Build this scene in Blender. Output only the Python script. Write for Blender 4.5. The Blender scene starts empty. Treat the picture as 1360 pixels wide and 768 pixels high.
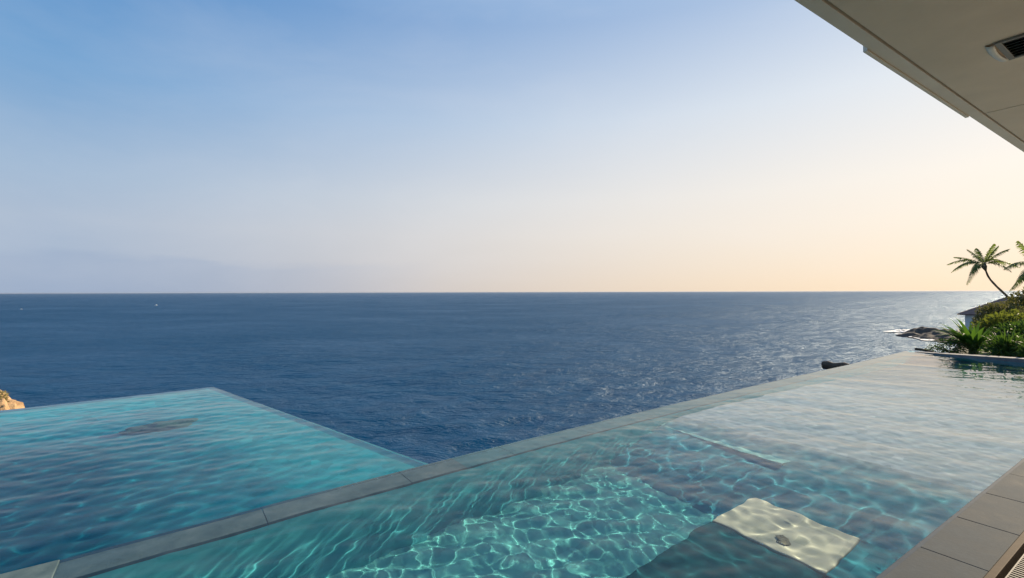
import bpy, bmesh, math, random
import numpy as np
from mathutils import Vector, Matrix, Euler, noise

random.seed(7)
SC = bpy.context.scene
COL = SC.collection
R = math.radians

# ------------------------------------------------------------------ camera
CAM_H = 1.5
PITCH = R(0.36)
ROLL = R(-0.147)
FPX = 620.0                       # focal length in 1360-wide pixels
cam_d = bpy.data.cameras.new('camera')
cam = bpy.data.objects.new('camera', cam_d)
COL.objects.link(cam)
cam_d.sensor_width = 36.0
cam_d.lens = FPX / 1360.0 * 36.0
cam_d.clip_start = 0.05
cam_d.clip_end = 200000.0
cam_rot = Matrix.Rotation(math.pi / 2 + PITCH, 3, 'X') @ Matrix.Rotation(ROLL, 3, 'Z')
cam.matrix_world = Matrix.Translation((0, 0, CAM_H)) @ cam_rot.to_4x4()
SC.camera = cam

# ------------------------------------------------------------------ world + sun
SUN_AZ = 62.0                     # degrees to the right of the view axis (+Y)
SUN_EL = 27.0
world = bpy.data.worlds.new('World')
SC.world = world
world.use_nodes = True
wt = world.node_tree
wt.nodes.clear()


def N(t, typ, **kw):
    n = t.nodes.new(typ)
    for k, v in kw.items():
        if k in n.inputs:
            n.inputs[k].default_value = v
        else:
            setattr(n, k, v)
    return n


def L(t, a, b):
    t.links.new(a, b)


def math_node(t, op, a, b=None, c=None, clamp=False):
    n = t.nodes.new('ShaderNodeMath')
    n.operation = op
    n.use_clamp = clamp
    for i, x in enumerate((a, b, c)):
        if x is None:
            continue
        if isinstance(x, (int, float)):
            n.inputs[i].default_value = x
        else:
            t.links.new(x, n.inputs[i])
    return n.outputs[0]


def mix_col(t, fac, a, b, mode='MIX'):
    n = t.nodes.new('ShaderNodeMix')
    n.data_type = 'RGBA'
    n.blend_type = mode
    for sock, x in ((n.inputs[0], fac), (n.inputs[6], a), (n.inputs[7], b)):
        if isinstance(x, (int, float)):
            sock.default_value = x
        elif isinstance(x, tuple):
            sock.default_value = (x + (1.0,))[:4]
        else:
            t.links.new(x, sock)
    return n.outputs[2]


def ramp(t, fac, stops, interp='LINEAR'):
    n = t.nodes.new('ShaderNodeValToRGB')
    n.color_ramp.interpolation = interp
    el = n.color_ramp.elements
    while len(el) < len(stops):
        el.new(0.5)
    for e, (p, c) in zip(el, stops):
        e.position = p
        e.color = (c + (1.0,))[:4] if isinstance(c, tuple) else (c, c, c, 1)
    if fac is not None:
        t.links.new(fac, n.inputs[0])
    return n.outputs[0]


def srgb(r, g, b):
    f = lambda c: (c / 255 / 12.92) if c / 255 <= 0.04045 else ((c / 255 + 0.055) / 1.055) ** 2.4
    return (f(r), f(g), f(b))


sky = N(wt, 'ShaderNodeTexSky')
sky.sky_type = 'NISHITA'
sky.sun_disc = False
sky.sun_elevation = R(SUN_EL)
sky.sun_rotation = R(SUN_AZ)
sky.altitude = 30
sky.air_density = 1.0
sky.dust_density = 1.4
sky.ozone_density = 1.2
# evening air: colour of the sky by height, on the side away from the sun and on the sun's side
tc = N(wt, 'ShaderNodeTexCoord')
sep = N(wt, 'ShaderNodeSeparateXYZ')
L(wt, tc.outputs['Generated'], sep.inputs[0])
elev = math_node(wt, 'ARCSINE', sep.outputs['Z'])
e01 = math_node(wt, 'MULTIPLY', elev, 2 / math.pi, clamp=True)      # 0 horizon .. 1 zenith
dotn = N(wt, 'ShaderNodeVectorMath', operation='DOT_PRODUCT')
hl = N(wt, 'ShaderNodeVectorMath', operation='MULTIPLY')
L(wt, tc.outputs['Generated'], hl.inputs[0])
hl.inputs[1].default_value = (1, 1, 0)
hn = N(wt, 'ShaderNodeVectorMath', operation='NORMALIZE')
L(wt, hl.outputs[0], hn.inputs[0])
L(wt, hn.outputs[0], dotn.inputs[0])
dotn.inputs[1].default_value = (math.sin(R(SUN_AZ)), math.cos(R(SUN_AZ)), 0)
cosaz = dotn.outputs['Value']
# weight 0 away from sun -> 1 towards sun
side = math_node(wt, 'MULTIPLY_ADD', cosaz, 0.78, 0.22, clamp=True)
SKY_AWAY = [(0.0, srgb(158, 176, 201)), (0.03, srgb(162, 179, 203)), (0.075, srgb(172, 187, 207)), (0.12, srgb(162, 185, 210)),
            (0.22, srgb(116, 163, 208)), (0.33, srgb(74, 138, 198)), (0.42, srgb(88, 148, 206)), (0.6, srgb(135, 180, 224)), (1.0, srgb(180, 208, 236))]
SKY_SUN = [(0.0, srgb(253, 228, 196)), (0.03, srgb(252, 232, 207)), (0.075, srgb(252, 238, 220)), (0.12, srgb(250, 241, 229)),
           (0.22, srgb(228, 233, 238)), (0.33, srgb(180, 200, 227)), (0.42, srgb(160, 192, 228)), (0.6, srgb(165, 198, 232)), (1.0, srgb(180, 208, 236))]
ca = ramp(wt, e01, SKY_AWAY)
cs = ramp(wt, e01, SKY_SUN)
grad = mix_col(wt, side, ca, cs)
# low haze bank far off on the left, soft upper rim
nz = N(wt, 'ShaderNodeTexNoise', Scale=5.0, Detail=5.0, Roughness=0.55)
mp = N(wt, 'ShaderNodeMapping')
mp.inputs['Scale'].default_value = (1.0, 1.0, 5.0)
L(wt, tc.outputs['Generated'], mp.inputs[0])
L(wt, mp.outputs[0], nz.inputs['Vector'])
top = math_node(wt, 'MULTIPLY_ADD', nz.outputs['Fac'], 0.075, 0.028)
below = math_node(wt, 'MULTIPLY', math_node(wt, 'SUBTRACT', top, elev), 70.0, clamp=True)
away = math_node(wt, 'MULTIPLY_ADD', cosaz, -2.2, 0.72, clamp=True)
bank = math_node(wt, 'MULTIPLY', math_node(wt, 'MULTIPLY', below, away), 0.42)
grad = mix_col(wt, bank, grad, srgb(152, 170, 198))
# thin high cirrus veil
nz2 = N(wt, 'ShaderNodeTexNoise', Scale=2.2, Detail=6.0, Roughness=0.6, Distortion=0.4)
mp2 = N(wt, 'ShaderNodeMapping')
mp2.inputs['Scale'].default_value = (1.0, 1.0, 3.0)
mp2.inputs['Rotation'].default_value = (0.2, 0.35, 0.3)
L(wt, tc.outputs['Generated'], mp2.inputs[0])
L(wt, mp2.outputs[0], nz2.inputs['Vector'])
veil = math_node(wt, 'MULTIPLY', ramp(wt, nz2.outputs['Fac'], [(0.45, 0.0), (0.75, 1.0)]), 0.10)
grad = mix_col(wt, veil, grad, srgb(240, 238, 240))
bgA = N(wt, 'ShaderNodeBackground', Strength=0.002)
L(wt, sky.outputs[0], bgA.inputs['Color'])
bgB = N(wt, 'ShaderNodeBackground', Strength=0.325)
L(wt, grad, bgB.inputs['Color'])
addw = N(wt, 'ShaderNodeAddShader')
L(wt, bgA.outputs[0], addw.inputs[0])
L(wt, bgB.outputs[0], addw.inputs[1])
outw = N(wt, 'ShaderNodeOutputWorld')
L(wt, addw.outputs[0], outw.inputs['Surface'])

sun_d = bpy.data.lights.new('sun', 'SUN')
sun_d.energy = 3.3
sun_d.angle = R(0.5)
sun_d.color = (1.0, 0.80, 0.55)
sun = bpy.data.objects.new('sun', sun_d)
COL.objects.link(sun)
sd = Vector((math.sin(R(SUN_AZ)) * math.cos(R(SUN_EL)), math.cos(R(SUN_AZ)) * math.cos(R(SUN_EL)), math.sin(R(SUN_EL))))
sun.rotation_euler = sd.to_track_quat('Z', 'Y').to_euler()
sun.location = (0, 0, 60)
sun_d.cycles.is_caustics_light = True

vs = SC.view_settings
vs.view_transform = 'Standard'
vs.look = 'None'
vs.gamma = 1.0
vs.exposure = 1.6
vs.use_curve_mapping = False
cy = SC.cycles
cy.max_bounces = 10
cy.transmission_bounces = 8
cy.diffuse_bounces = 3
cy.glossy_bounces = 4
cy.transparent_max_bounces = 12
cy.caustics_refractive = True
cy.caustics_reflective = False
cy.sample_clamp_indirect = 4.0
cy.use_denoising = True
try:
    cy.denoiser = 'OPENIMAGEDENOISE'
except Exception:
    pass

# ------------------------------------------------------------------ frames of reference
U2 = np.array((0.806, 0.591)); V2 = np.array((-0.591, 0.806))     # pool axes (along, out to sea)
C2 = np.array((0.839, 0.544)); N2 = np.array((0.544, -0.839))     # building axes (along, inland)


def G(px, py, z=0.0):
    """where the sight line of a point of the survey photograph meets the level z"""
    d = cam_rot @ Vector(((px - 680) / FPX, -(py - 384) / FPX, -1.0))
    t = (z - CAM_H) / d.z
    return Vector((d.x * t, d.y * t, z))


def B(c, n, z):
    return Vector((c * C2[0] + n * N2[0], c * C2[1] + n * N2[1], z))


def P(u, v, z):
    return Vector((u * U2[0] + v * V2[0], u * U2[1] + v * V2[1], z))


# ------------------------------------------------------------------ helpers
def tag(o, label=None, cat=None, group=None, kind=None):
    if label: o['label'] = label
    if cat: o['category'] = cat
    if group: o['group'] = group
    if kind: o['kind'] = kind
    return o


def empty(name, loc=(0, 0, 0)):
    o = bpy.data.objects.new(name, None)
    o.empty_display_size = 0.2
    COL.objects.link(o)
    o.location = loc
    return o


def link_mesh(name, me, mat=None, parent=None, smooth=False):
    o = bpy.data.objects.new(name, me)
    COL.objects.link(o)
    if mat is not None:
        for m in (mat if isinstance(mat, (list, tuple)) else [mat]):
            me.materials.append(m)
    if smooth:
        me.polygons.foreach_set('use_smooth', [True] * len(me.polygons))
    if parent is not None:
        o.parent = parent
        o.matrix_parent_inverse = Matrix.Translation(-Vector(parent.location))
    me.update()
    return o


class MB:
    def __init__(self):
        self.v = []; self.f = []

    def add(self, vs, fs):
        b = len(self.v)
        self.v += [tuple(x) for x in vs]
        self.f += [tuple(b + i for i in f) for f in fs]

    def prism(self, pts, z0, z1):
        """vertical prism over a counter-clockwise plan polygon"""
        n = len(pts)
        vs = [(p[0], p[1], z0) for p in pts] + [(p[0], p[1], z1) for p in pts]
        fs = [tuple(range(n - 1, -1, -1)), tuple(range(n, 2 * n))]
        fs += [(i, (i + 1) % n, n + (i + 1) % n, n + i) for i in range(n)]
        self.add(vs, fs)

    def hexa(self, a, b, c, d, dz):
        """quad a b c d (its own heights) thickened down by dz"""
        dn = Vector((0, 0, -dz))
        q = [Vector(x) for x in (a, b, c, d)]
        vs = [x + dn for x in q] + q
        self.add(vs, [(3, 2, 1, 0), (4, 5, 6, 7), (0, 1, 5, 4), (1, 2, 6, 5), (2, 3, 7, 6), (3, 0, 4, 7)])

    def boxl(self, o, ax, ay, az):
        """box from corner o with edge vectors"""
        o, ax, ay, az = map(Vector, (o, ax, ay, az))
        vs = [o, o + ax, o + ax + ay, o + ay, o + az, o + ax + az, o + ax + ay + az, o + ay + az]
        self.add(vs, [(3, 2, 1, 0), (4, 5, 6, 7), (0, 1, 5, 4), (1, 2, 6, 5), (2, 3, 7, 6), (3, 0, 4, 7)])

    def tube(self, pts, rad, seg=8):
        pts = [Vector(p) for p in pts]
        b = len(self.v); n = len(pts)
        up = Vector((0.13, 0.31, 1)).normalized()
        for i, p in enumerate(pts):
            t = (pts[min(i + 1, n - 1)] - pts[max(i - 1, 0)]).normalized()
            x = t.cross(up)
            if x.length < 0.05: x = t.cross(Vector((1, 0, 0)))
            x.normalize(); y = t.cross(x)
            r = rad[i] if hasattr(rad, '__len__') else rad
            for k in range(seg):
                a = 2 * math.pi * k / seg
                self.v.append(tuple(p + r * (math.cos(a) * x + math.sin(a) * y)))
        for i in range(n - 1):
            for k in range(seg):
                self.f.append((b + i * seg + k, b + i * seg + (k + 1) % seg, b + (i + 1) * seg + (k + 1) % seg, b + (i + 1) * seg + k))
        self.f.append(tuple(b + k for k in range(seg - 1, -1, -1)))
        self.f.append(tuple(b + (n - 1) * seg + k for k in range(seg)))

    def build(self, name, mat, parent=None, bevel=0.0, smooth=False, seg=2):
        me = bpy.data.meshes.new(name)
        me.from_pydata(self.v, [], self.f)
        bm = bmesh.new(); bm.from_mesh(me)
        bmesh.ops.recalc_face_normals(bm, faces=bm.faces)
        bm.to_mesh(me); bm.free()
        o = link_mesh(name, me, mat, parent, smooth)
        if bevel > 0:
            m = o.modifiers.new('bevel', 'BEVEL'); m.width = bevel; m.segments = seg
            m.limit_method = 'ANGLE'; m.angle_limit = R(40)
        return o


def grid_mesh(name, X, Y, Z):
    ny, nx = X.shape
    me = bpy.data.meshes.new(name)
    nv = nx * ny
    co = np.stack([X, Y, Z], -1).reshape(-1).astype(np.float32)
    i = np.arange(nv).reshape(ny, nx)
    q = np.stack([i[:-1, :-1], i[:-1, 1:], i[1:, 1:], i[1:, :-1]], -1).reshape(-1, 4)
    me.vertices.add(nv); me.vertices.foreach_set('co', co)
    me.loops.add(q.size); me.loops.foreach_set('vertex_index', q.reshape(-1).astype(np.int32))
    me.polygons.add(len(q))
    me.polygons.foreach_set('loop_start', np.arange(0, q.size, 4, dtype=np.int32))
    me.polygons.foreach_set('use_smooth', np.ones(len(q), dtype=bool))
    me.update(calc_edges=True); me.validate()
    return me


# ------------------------------------------------------------------ materials
def new_mat(name):
    m = bpy.data.materials.new(name); m.use_nodes = True
    t = m.node_tree; t.nodes.clear()
    out = N(t, 'ShaderNodeOutputMaterial')
    return m, t, out


def principled(t, out, **kw):
    p = N(t, 'ShaderNodeBsdfPrincipled', **kw)
    L(t, p.outputs[0], out.inputs['Surface'])
    return p


def obj_coord(t):
    return N(t, 'ShaderNodeTexCoord').outputs['Object']


def noise_tex(t, vec, scale, detail=4.0, rough=0.55, dist=0.0):
    n = N(t, 'ShaderNodeTexNoise', Scale=scale, Detail=detail, Roughness=rough, Distortion=dist)
    if vec is not None: L(t, vec, n.inputs['Vector'])
    return n.outputs['Fac']


def bump(t, height, strength, dist=0.01, normal=None):
    b = N(t, 'ShaderNodeBump', Strength=strength, Distance=dist)
    L(t, height, b.inputs['Height'])
    if normal is not None: L(t, normal, b.inputs['Normal'])
    return b.outputs[0]


def stone_mat(name, c1, c2, c3, scale=6.0, rough=0.7, bmp=0.25, spec=0.12):
    m, t, out = new_mat(name)
    v = obj_coord(t)
    a = noise_tex(t, v, scale, 6, 0.62, 0.3)
    b = noise_tex(t, v, scale * 14, 4, 0.6)
    col = ramp(t, a, [(0.30, c1), (0.52, c2), (0.74, c3)])
    col = mix_col(t, math_node(t, 'MULTIPLY', b, 0.5), col, mix_col(t, 0.5, col, (0.02, 0.02, 0.02)))
    p = principled(t, out, Roughness=rough)
    L(t, col, p.inputs['Base Color'])
    p.inputs['Specular IOR Level'].default_value = spec
    rr = math_node(t, 'MULTIPLY_ADD', a, 0.35, rough - 0.2, clamp=True)
    L(t, rr, p.inputs['Roughness'])
    L(t, bump(t, math_node(t, 'ADD', a, math_node(t, 'MULTIPLY', b, 0.4)), bmp, 0.01), p.inputs['Normal'])
    return m


def tile_mat(name, base, alt, dark, size=0.10, mortar=0.004, rot=36.3, bmp=0.2):
    """small stone mosaic laid along the pool, colours differing from tile to tile"""
    m, t, out = new_mat(name)
    v = obj_coord(t)
    mp_ = N(t, 'ShaderNodeMapping')
    mp_.inputs['Rotation'].default_value = (0, 0, R(-rot))
    L(t, v, mp_.inputs[0])
    br = N(t, 'ShaderNodeTexVoronoi', Scale=1.0 / size, Randomness=0.0)
    br.distance = 'CHEBYCHEV'
    L(t, mp_.outputs[0], br.inputs['Vector'])
    sepc = N(t, 'ShaderNodeSeparateColor')
    L(t, br.outputs['Color'], sepc.inputs[0])
    col = ramp(t, sepc.outputs[0], [(0.0, base), (0.7, alt), (1.0, dark)])
    a = noise_tex(t, v, 1.3, 5, 0.6, 0.4)
    col = mix_col(t, ramp(t, a, [(0.35, 0.0), (0.7, 0.55)]), col, dark)
    p = principled(t, out, Roughness=0.7)
    p.inputs['Specular IOR Level'].default_value = 0.03      # wet tile under water hardly shines
    L(t, col, p.inputs['Base Color'])
    return m


M = {}
M['coping'] = stone_mat('coping_stone', (0.036, 0.050, 0.066), (0.055, 0.071, 0.089), (0.082, 0.100, 0.118), 4.0, 0.85, 0.25)
M['lip'] = stone_mat('lip_stone', (0.050, 0.085, 0.100), (0.090, 0.135, 0.150), (0.15, 0.19, 0.205), 5.0, 0.7, 0.3)
M['edge_stone'] = stone_mat('edge_stone', (0.13, 0.13, 0.14), (0.18, 0.18, 0.19), (0.23, 0.23, 0.24), 5.0, 0.7, 0.15)
M['pool_tile'] = tile_mat('pool_tile', (0.115, 0.43, 0.455), (0.10, 0.395, 0.42), (0.08, 0.32, 0.355))
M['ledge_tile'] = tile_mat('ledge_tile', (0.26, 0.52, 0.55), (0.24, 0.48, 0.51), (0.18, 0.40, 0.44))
M['pool_wall'] = tile_mat('pool_wall_tile', (0.08, 0.45, 0.56), (0.07, 0.41, 0.52), (0.05, 0.34, 0.44))
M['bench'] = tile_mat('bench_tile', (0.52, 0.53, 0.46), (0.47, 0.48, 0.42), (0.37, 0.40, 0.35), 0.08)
def sloped_mat(name, stops):
    m, t, out = new_mat(name)
    v = obj_coord(t)
    sz = N(t, 'ShaderNodeSeparateXYZ'); L(t, v, sz.inputs[0])
    a = noise_tex(t, v, 1.1, 5, 0.6, 0.4)
    # water's depth darkening painted into the tile colour: pale at the rim, deep blue-green at the bottom
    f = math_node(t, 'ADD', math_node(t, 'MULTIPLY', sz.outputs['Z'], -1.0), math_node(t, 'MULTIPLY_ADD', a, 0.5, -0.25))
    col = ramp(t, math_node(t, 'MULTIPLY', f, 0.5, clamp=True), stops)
    vo = N(t, 'ShaderNodeTexVoronoi', Scale=9.0); L(t, v, vo.inputs['Vector'])
    sc_ = N(t, 'ShaderNodeSeparateColor'); L(t, vo.outputs['Color'], sc_.inputs[0])
    col = mix_col(t, math_node(t, 'MULTIPLY', sc_.outputs[0], 0.35), col, (0.02, 0.10, 0.12))
    p = principled(t, out, Roughness=0.7)
    p.inputs['Specular IOR Level'].default_value = 0.03
    L(t, col, p.inputs['Base Color'])
    return m


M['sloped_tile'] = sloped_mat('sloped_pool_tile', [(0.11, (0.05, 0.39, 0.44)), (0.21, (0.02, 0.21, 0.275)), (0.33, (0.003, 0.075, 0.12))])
M['shelf_tile'] = tile_mat('shelf_tile', (0.43, 0.46, 0.52), (0.40, 0.435, 0.495), (0.35, 0.39, 0.45))
M['lip_tile'] = tile_mat('lip_tile', (0.072, 0.165, 0.195), (0.064, 0.15, 0.18), (0.045, 0.12, 0.15), 0.06)
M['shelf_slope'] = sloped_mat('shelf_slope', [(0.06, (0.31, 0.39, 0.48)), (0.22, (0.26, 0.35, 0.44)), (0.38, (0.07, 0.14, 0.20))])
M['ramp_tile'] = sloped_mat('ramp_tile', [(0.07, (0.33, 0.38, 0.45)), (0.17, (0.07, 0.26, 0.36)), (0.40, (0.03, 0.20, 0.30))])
M['painted_shade_tile'] = tile_mat('painted_shade_tile', (0.010, 0.085, 0.115), (0.009, 0.077, 0.105), (0.007, 0.063, 0.088), 0.08)  # near-black teal carries the shadow lying on the lower bench
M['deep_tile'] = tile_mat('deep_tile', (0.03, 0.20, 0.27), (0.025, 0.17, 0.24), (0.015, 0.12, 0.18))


def water_mat(name, tint):
    m, t, out = new_mat(name)
    p = principled(t, out, Roughness=0.0, IOR=1.333)
    p.inputs['Base Color'].default_value = tint + (1,)
    p.inputs['Transmission Weight'].default_value = 1.0
    return m


M['water'] = water_mat('pool_water', (0.86, 0.97, 0.96))
M['water_deep'] = water_mat('deep_pool_water', (0.45, 0.90, 0.98))


def plain(name, col, rough=0.5, metal=0.0, var=0.15, scale=8.0, bmp=0.0, stretch=None, spec=0.5):
    m, t, out = new_mat(name)
    v = obj_coord(t)
    if stretch:
        mp_ = N(t, 'ShaderNodeMapping'); mp_.inputs['Scale'].default_value = stretch
        L(t, v, mp_.inputs[0]); v = mp_.outputs[0]
    a = noise_tex(t, v, scale, 5, 0.6)
    d = tuple(x * (1 - var) for x in col); h = tuple(min(1, x * (1 + var)) for x in col)
    p = principled(t, out, Roughness=rough, Metallic=metal)
    L(t, ramp(t, a, [(0.3, d), (0.7, h)]), p.inputs['Base Color'])
    p.inputs['Specular IOR Level'].default_value = spec
    if bmp: L(t, bump(t, a, bmp, 0.02), p.inputs['Normal'])
    return m


M['soffit'] = plain('soffit_board', (0.80, 0.68, 0.54), 0.75, 0, 0.07, 2.2, 0.03)
M['fascia'] = plain('painted_fascia', (0.76, 0.68, 0.57), 0.5, 0, 0.06, 3.0)
M['white_metal'] = plain('white_metal', (0.72, 0.70, 0.64), 0.4, 0, 0.05, 6.0)
M['grey_metal'] = plain('grey_metal', (0.22, 0.21, 0.19), 0.45, 0.2, 0.08, 6.0)
M['black_metal'] = plain('black_metal', (0.012, 0.012, 0.014), 0.35, 0.3, 0.2, 20.0)
M['slat_metal'] = plain('slat_metal', (0.05, 0.053, 0.058), 0.6, 0.2, 0.1, 20.0)
M['bronze'] = plain('bronze_trim', (0.045, 0.033, 0.025), 0.7, 0.0, 0.2, 15.0, spec=0.1)
M['blue_trim'] = plain('blue_grey_trim', (0.035, 0.055, 0.085), 0.7, 0.0, 0.15, 10.0, spec=0.08)
M['wall_paint'] = plain('wall_paint', (0.62, 0.60, 0.55), 0.8, 0, 0.06, 1.5)
M['deck'] = plain('deck_stone', (0.30, 0.28, 0.25), 0.7, 0, 0.15, 3.0, 0.1)
M['mortar'] = plain('mortar', (0.10, 0.09, 0.08), 0.9, 0, 0.2, 30.0)


# ------------------------------------------------------------------ the sea
SEA_Z = -27.0


def sea_mat():
    m, t, out = new_mat('sea_water')
    v = obj_coord(t)
    mp_ = N(t, 'ShaderNodeMapping')
    mp_.inputs['Rotation'].default_value = (0, 0, R(12))
    mp_.inputs['Scale'].default_value = (0.55, 1.0, 1.0)
    L(t, v, mp_.inputs[0])
    w = mp_.outputs[0]
    n0 = noise_tex(t, w, 0.045, 3, 0.55, 0.6)
    n1 = noise_tex(t, w, 0.16, 4, 0.58, 0.4)
    n2 = noise_tex(t, w, 0.55, 4, 0.62, 0.5)
    n3 = noise_tex(t, w, 2.2, 4, 0.62, 0.3)
    patch = noise_tex(t, w, 0.012, 4, 0.55, 0.5)
    gust = ramp(t, patch, [(0.32, 0.55), (0.68, 1.15)])
    h = math_node(t, 'ADD', math_node(t, 'MULTIPLY_ADD', n0, 5.0, math_node(t, 'MULTIPLY', n1, 3.6)), math_node(t, 'ADD', math_node(t, 'MULTIPLY', n2, 1.25), math_node(t, 'MULTIPLY', n3, 0.42)))
    h = math_node(t, 'MULTIPLY', h, gust)
    deep = mix_col(t, ramp(t, n1, [(0.35, 0.0), (0.75, 1.0)]), (0.0008, 0.028, 0.074), (0.0012, 0.037, 0.094))
    nrm = bump(t, h, 1.0, 1.15)
    df = N(t, 'ShaderNodeBsdfDiffuse'); L(t, deep, df.inputs['Color'])
    gl = N(t, 'ShaderNodeBsdfGlossy', Roughness=0.36); gl.inputs['Color'].default_value = (0.74, 0.87, 1.0, 1); L(t, nrm, gl.inputs['Normal'])
    fr = N(t, 'ShaderNodeFresnel', IOR=1.333); L(t, nrm, fr.inputs['Normal'])
    # a wind-roughened sea never mirrors fully: facets seen from the shore face the viewer
    fac = math_node(t, 'MINIMUM', math_node(t, 'MULTIPLY', fr.outputs[0], 0.44), 0.33)
    mx = N(t, 'ShaderNodeMixShader'); L(t, fac, mx.inputs[0]); L(t, df.outputs[0], mx.inputs[1]); L(t, gl.outputs[0], mx.inputs[2])
    L(t, mx.outputs[0], out.inputs['Surface'])
    return m


M['sea'] = sea_mat()


def build_sea():
    H = CAM_H - SEA_Z
    na = 1150
    ang = np.radians(np.linspace(-78, 82, na))
    dep = np.concatenate([np.radians(np.linspace(66, 3.0, 420)), np.radians(np.geomspace(3.0, 0.0245, 150))[1:]])
    rad = H / np.tan(dep)
    A, Rr = np.meshgrid(ang, rad)
    X = Rr * np.sin(A); Y = Rr * np.cos(A)
    dr = np.gradient(rad)[:, None]
    sp = np.maximum(dr, Rr * (ang[1] - ang[0]))
    Z = np.zeros_like(X)
    rng = np.random.default_rng(3)
    for lam in np.geomspace(2.2, 34, 42):
        k = 2 * math.pi / lam
        th = math.radians(-62 + rng.normal(0, 26))     # travel direction
        amp = 0.0070 * lam * (1.0 if lam < 12 else 12 / lam * 0.9)
        fade = np.clip((lam / sp - 2.2) / 2.5, 0, 1)
        ph = rng.uniform(0, 6.28)
        mod = 1.0 + 0.5 * np.sin(0.21 * k * (X * math.cos(th + 1.3) + Y * math.sin(th + 1.3)) + ph * 2)
        q = np.sin(k * (X * math.cos(th) + Y * math.sin(th)) + ph)
        Z += fade * amp * mod * (1.6 * ((q + 1) / 2) ** 1.6 - 0.7)
    Z += SEA_Z
    me = grid_mesh('sea', X, Y, Z)
    o = link_mesh('sea', me, M['sea'])
    tag(o, kind='structure')
    o['label'] = 'deep blue open sea with small wind waves reaching the horizon'
    # rest of the disc, behind and to the sides
    return o


build_sea()


# ------------------------------------------------------------------ the land
def smooth(x):
    x = max(0.0, min(1.0, x)); return x * x * (3 - 2 * x)


def vedge(u):
    if u < -1: return 8.3
    if u < 0.4: return 8.3 + (3.2 - 8.3) * smooth((u + 1) / 1.4)
    return max(3.2, 0.165 * u)


def ground(x, y):
    u = x * U2[0] + y * U2[1]; v = x * V2[0] + y * V2[1]
    if u < 14.9:
        topz = -2.6
    else:
        topz = -0.35 - 3.6 * smooth((u - 17) / 60.0)
    if u < -8.4: topz = -0.9
    topz += 0.35 * noise.noise(Vector((x * 0.15, y * 0.15, 1.7))) * smooth((u - 18) / 6)
    if v < -6: topz += 0.0
    d = v - vedge(u)
    k = smooth(d / 7.0) if d > 0 else 0.0
    rough_ = (noise.fractal(Vector((x * 0.12, y * 0.12, 0)), 1.0, 2.0, 5) * 2.2) * (k if k < 0.6 else max(0.15, 1 - k))
    z = topz + (SEA_Z - 3.0 - topz) * k + rough_
    if u > 110: z = z + (SEA_Z - 3 - z) * smooth((u - 110) / 20)
    return z


def rock_mat():
    m, t, out = new_mat('land')
    v = obj_coord(t)
    a = noise_tex(t, v, 0.6, 7, 0.65, 0.5)
    b = noise_tex(t, v, 5.0, 5, 0.65)
    geo = N(t, 'ShaderNodeNewGeometry')
    s = N(t, 'ShaderNodeSeparateXYZ'); L(t, geo.outputs['Normal'], s.inputs[0])
    rock = ramp(t, a, [(0.3, (0.09, 0.07, 0.055)), (0.55, (0.16, 0.125, 0.095)), (0.75, (0.22, 0.17, 0.13))])
    green = ramp(t, b, [(0.3, (0.03, 0.045, 0.015)), (0.7, (0.07, 0.085, 0.03))])
    flat = math_node(t, 'MULTIPLY_ADD', s.outputs['Z'], 4.0, -3.0, clamp=True)
    p = principled(t, out, Roughness=0.9)
    L(t, mix_col(t, flat, rock, green), p.inputs['Base Color'])
    L(t, bump(t, math_node(t, 'ADD', a, math_node(t, 'MULTIPLY', b, 0.3)), 0.8, 0.3), p.inputs['Normal'])
    return m


M['land'] = rock_mat()


def build_land():
    us = np.concatenate([np.arange(-40, -9, 3.0), np.arange(-9, 26, 0.8), np.arange(26, 136, 2.2)])
    vs_ = np.concatenate([np.arange(-60, -8, 4.0), np.arange(-8, 0, 1.0), np.arange(0, 19, 0.6), np.arange(19, 36, 1.6)])
    X = np.zeros((len(us), len(vs_))); Y = X.copy(); Z = X.copy()
    for i, u in enumerate(us):
        for j, v in enumerate(vs_):
            x = u * U2[0] + v * V2[0]; y = u * U2[1] + v * V2[1]
            X[i, j] = x; Y[i, j] = y; Z[i, j] = ground(x, y)
    me = grid_mesh('headland', Y * 0 + X, Y, Z)
    me.flip_normals()
    o = link_mesh('headland', me, M['land'])
    tag(o, 'rocky headland with low scrub carrying the villa and its pools', kind='structure')


build_land()

# ------------------------------------------------------------------ the near pool
edge_px = [(80, 743), (180, 717.3), (280, 691.8), (380, 665.8), (480, 639.5), (566, 616.3), (680, 588.4), (780, 564), (880, 540), (980, 517.3), (1080, 495), (1202, 466.5)]
ep = [G(*q) for q in edge_px]
eu = np.array([p.x * U2[0] + p.y * U2[1] for p in ep]); ev = np.array([p.x * V2[0] + p.y * V2[1] for p in ep])
fit = np.polyfit(eu, ev, 3)
U_END = float(eu[-1]); U_BEG = float(eu[0])
edge_v = lambda u: float(np.polyval(fit, u))
LIPW = 0.24
LIP_Z = -0.038
FLOOR_Z = -0.86
COP_N = -0.985                  # water side of the paving
TRIM_N = COP_N - 0.035
far_a = P(U_END, edge_v(U_END), 0)
far_b = G(1360, 482.5)


def cop_v(u, n=TRIM_N):
    """v of the paving edge line (building direction) at the station u"""
    # point = u*U + v*V ; dot N2 = n
    return (n - u * float(U2 @ N2)) / float(V2 @ N2)


far_dir = (far_b - far_a).normalized()
far_du = float(far_dir.x * U2[0] + far_dir.y * U2[1]); far_dv = float(far_dir.x * V2[0] + far_dir.y * V2[1])

rngw = np.random.default_rng(11)


def wave_set(n, l0, l1, slope, main, spread, rng, power=0.0):
    out = []
    for lam in np.geomspace(l0, l1, n):
        k = 2 * math.pi / lam
        th = rng.normal(main, spread)
        s = slope / math.sqrt(n) * 1.414 * (lam / math.sqrt(l0 * l1)) ** power
        out.append((k * math.cos(th), k * math.sin(th), s / k, rng.uniform(0, 6.28)))
    return out


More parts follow.
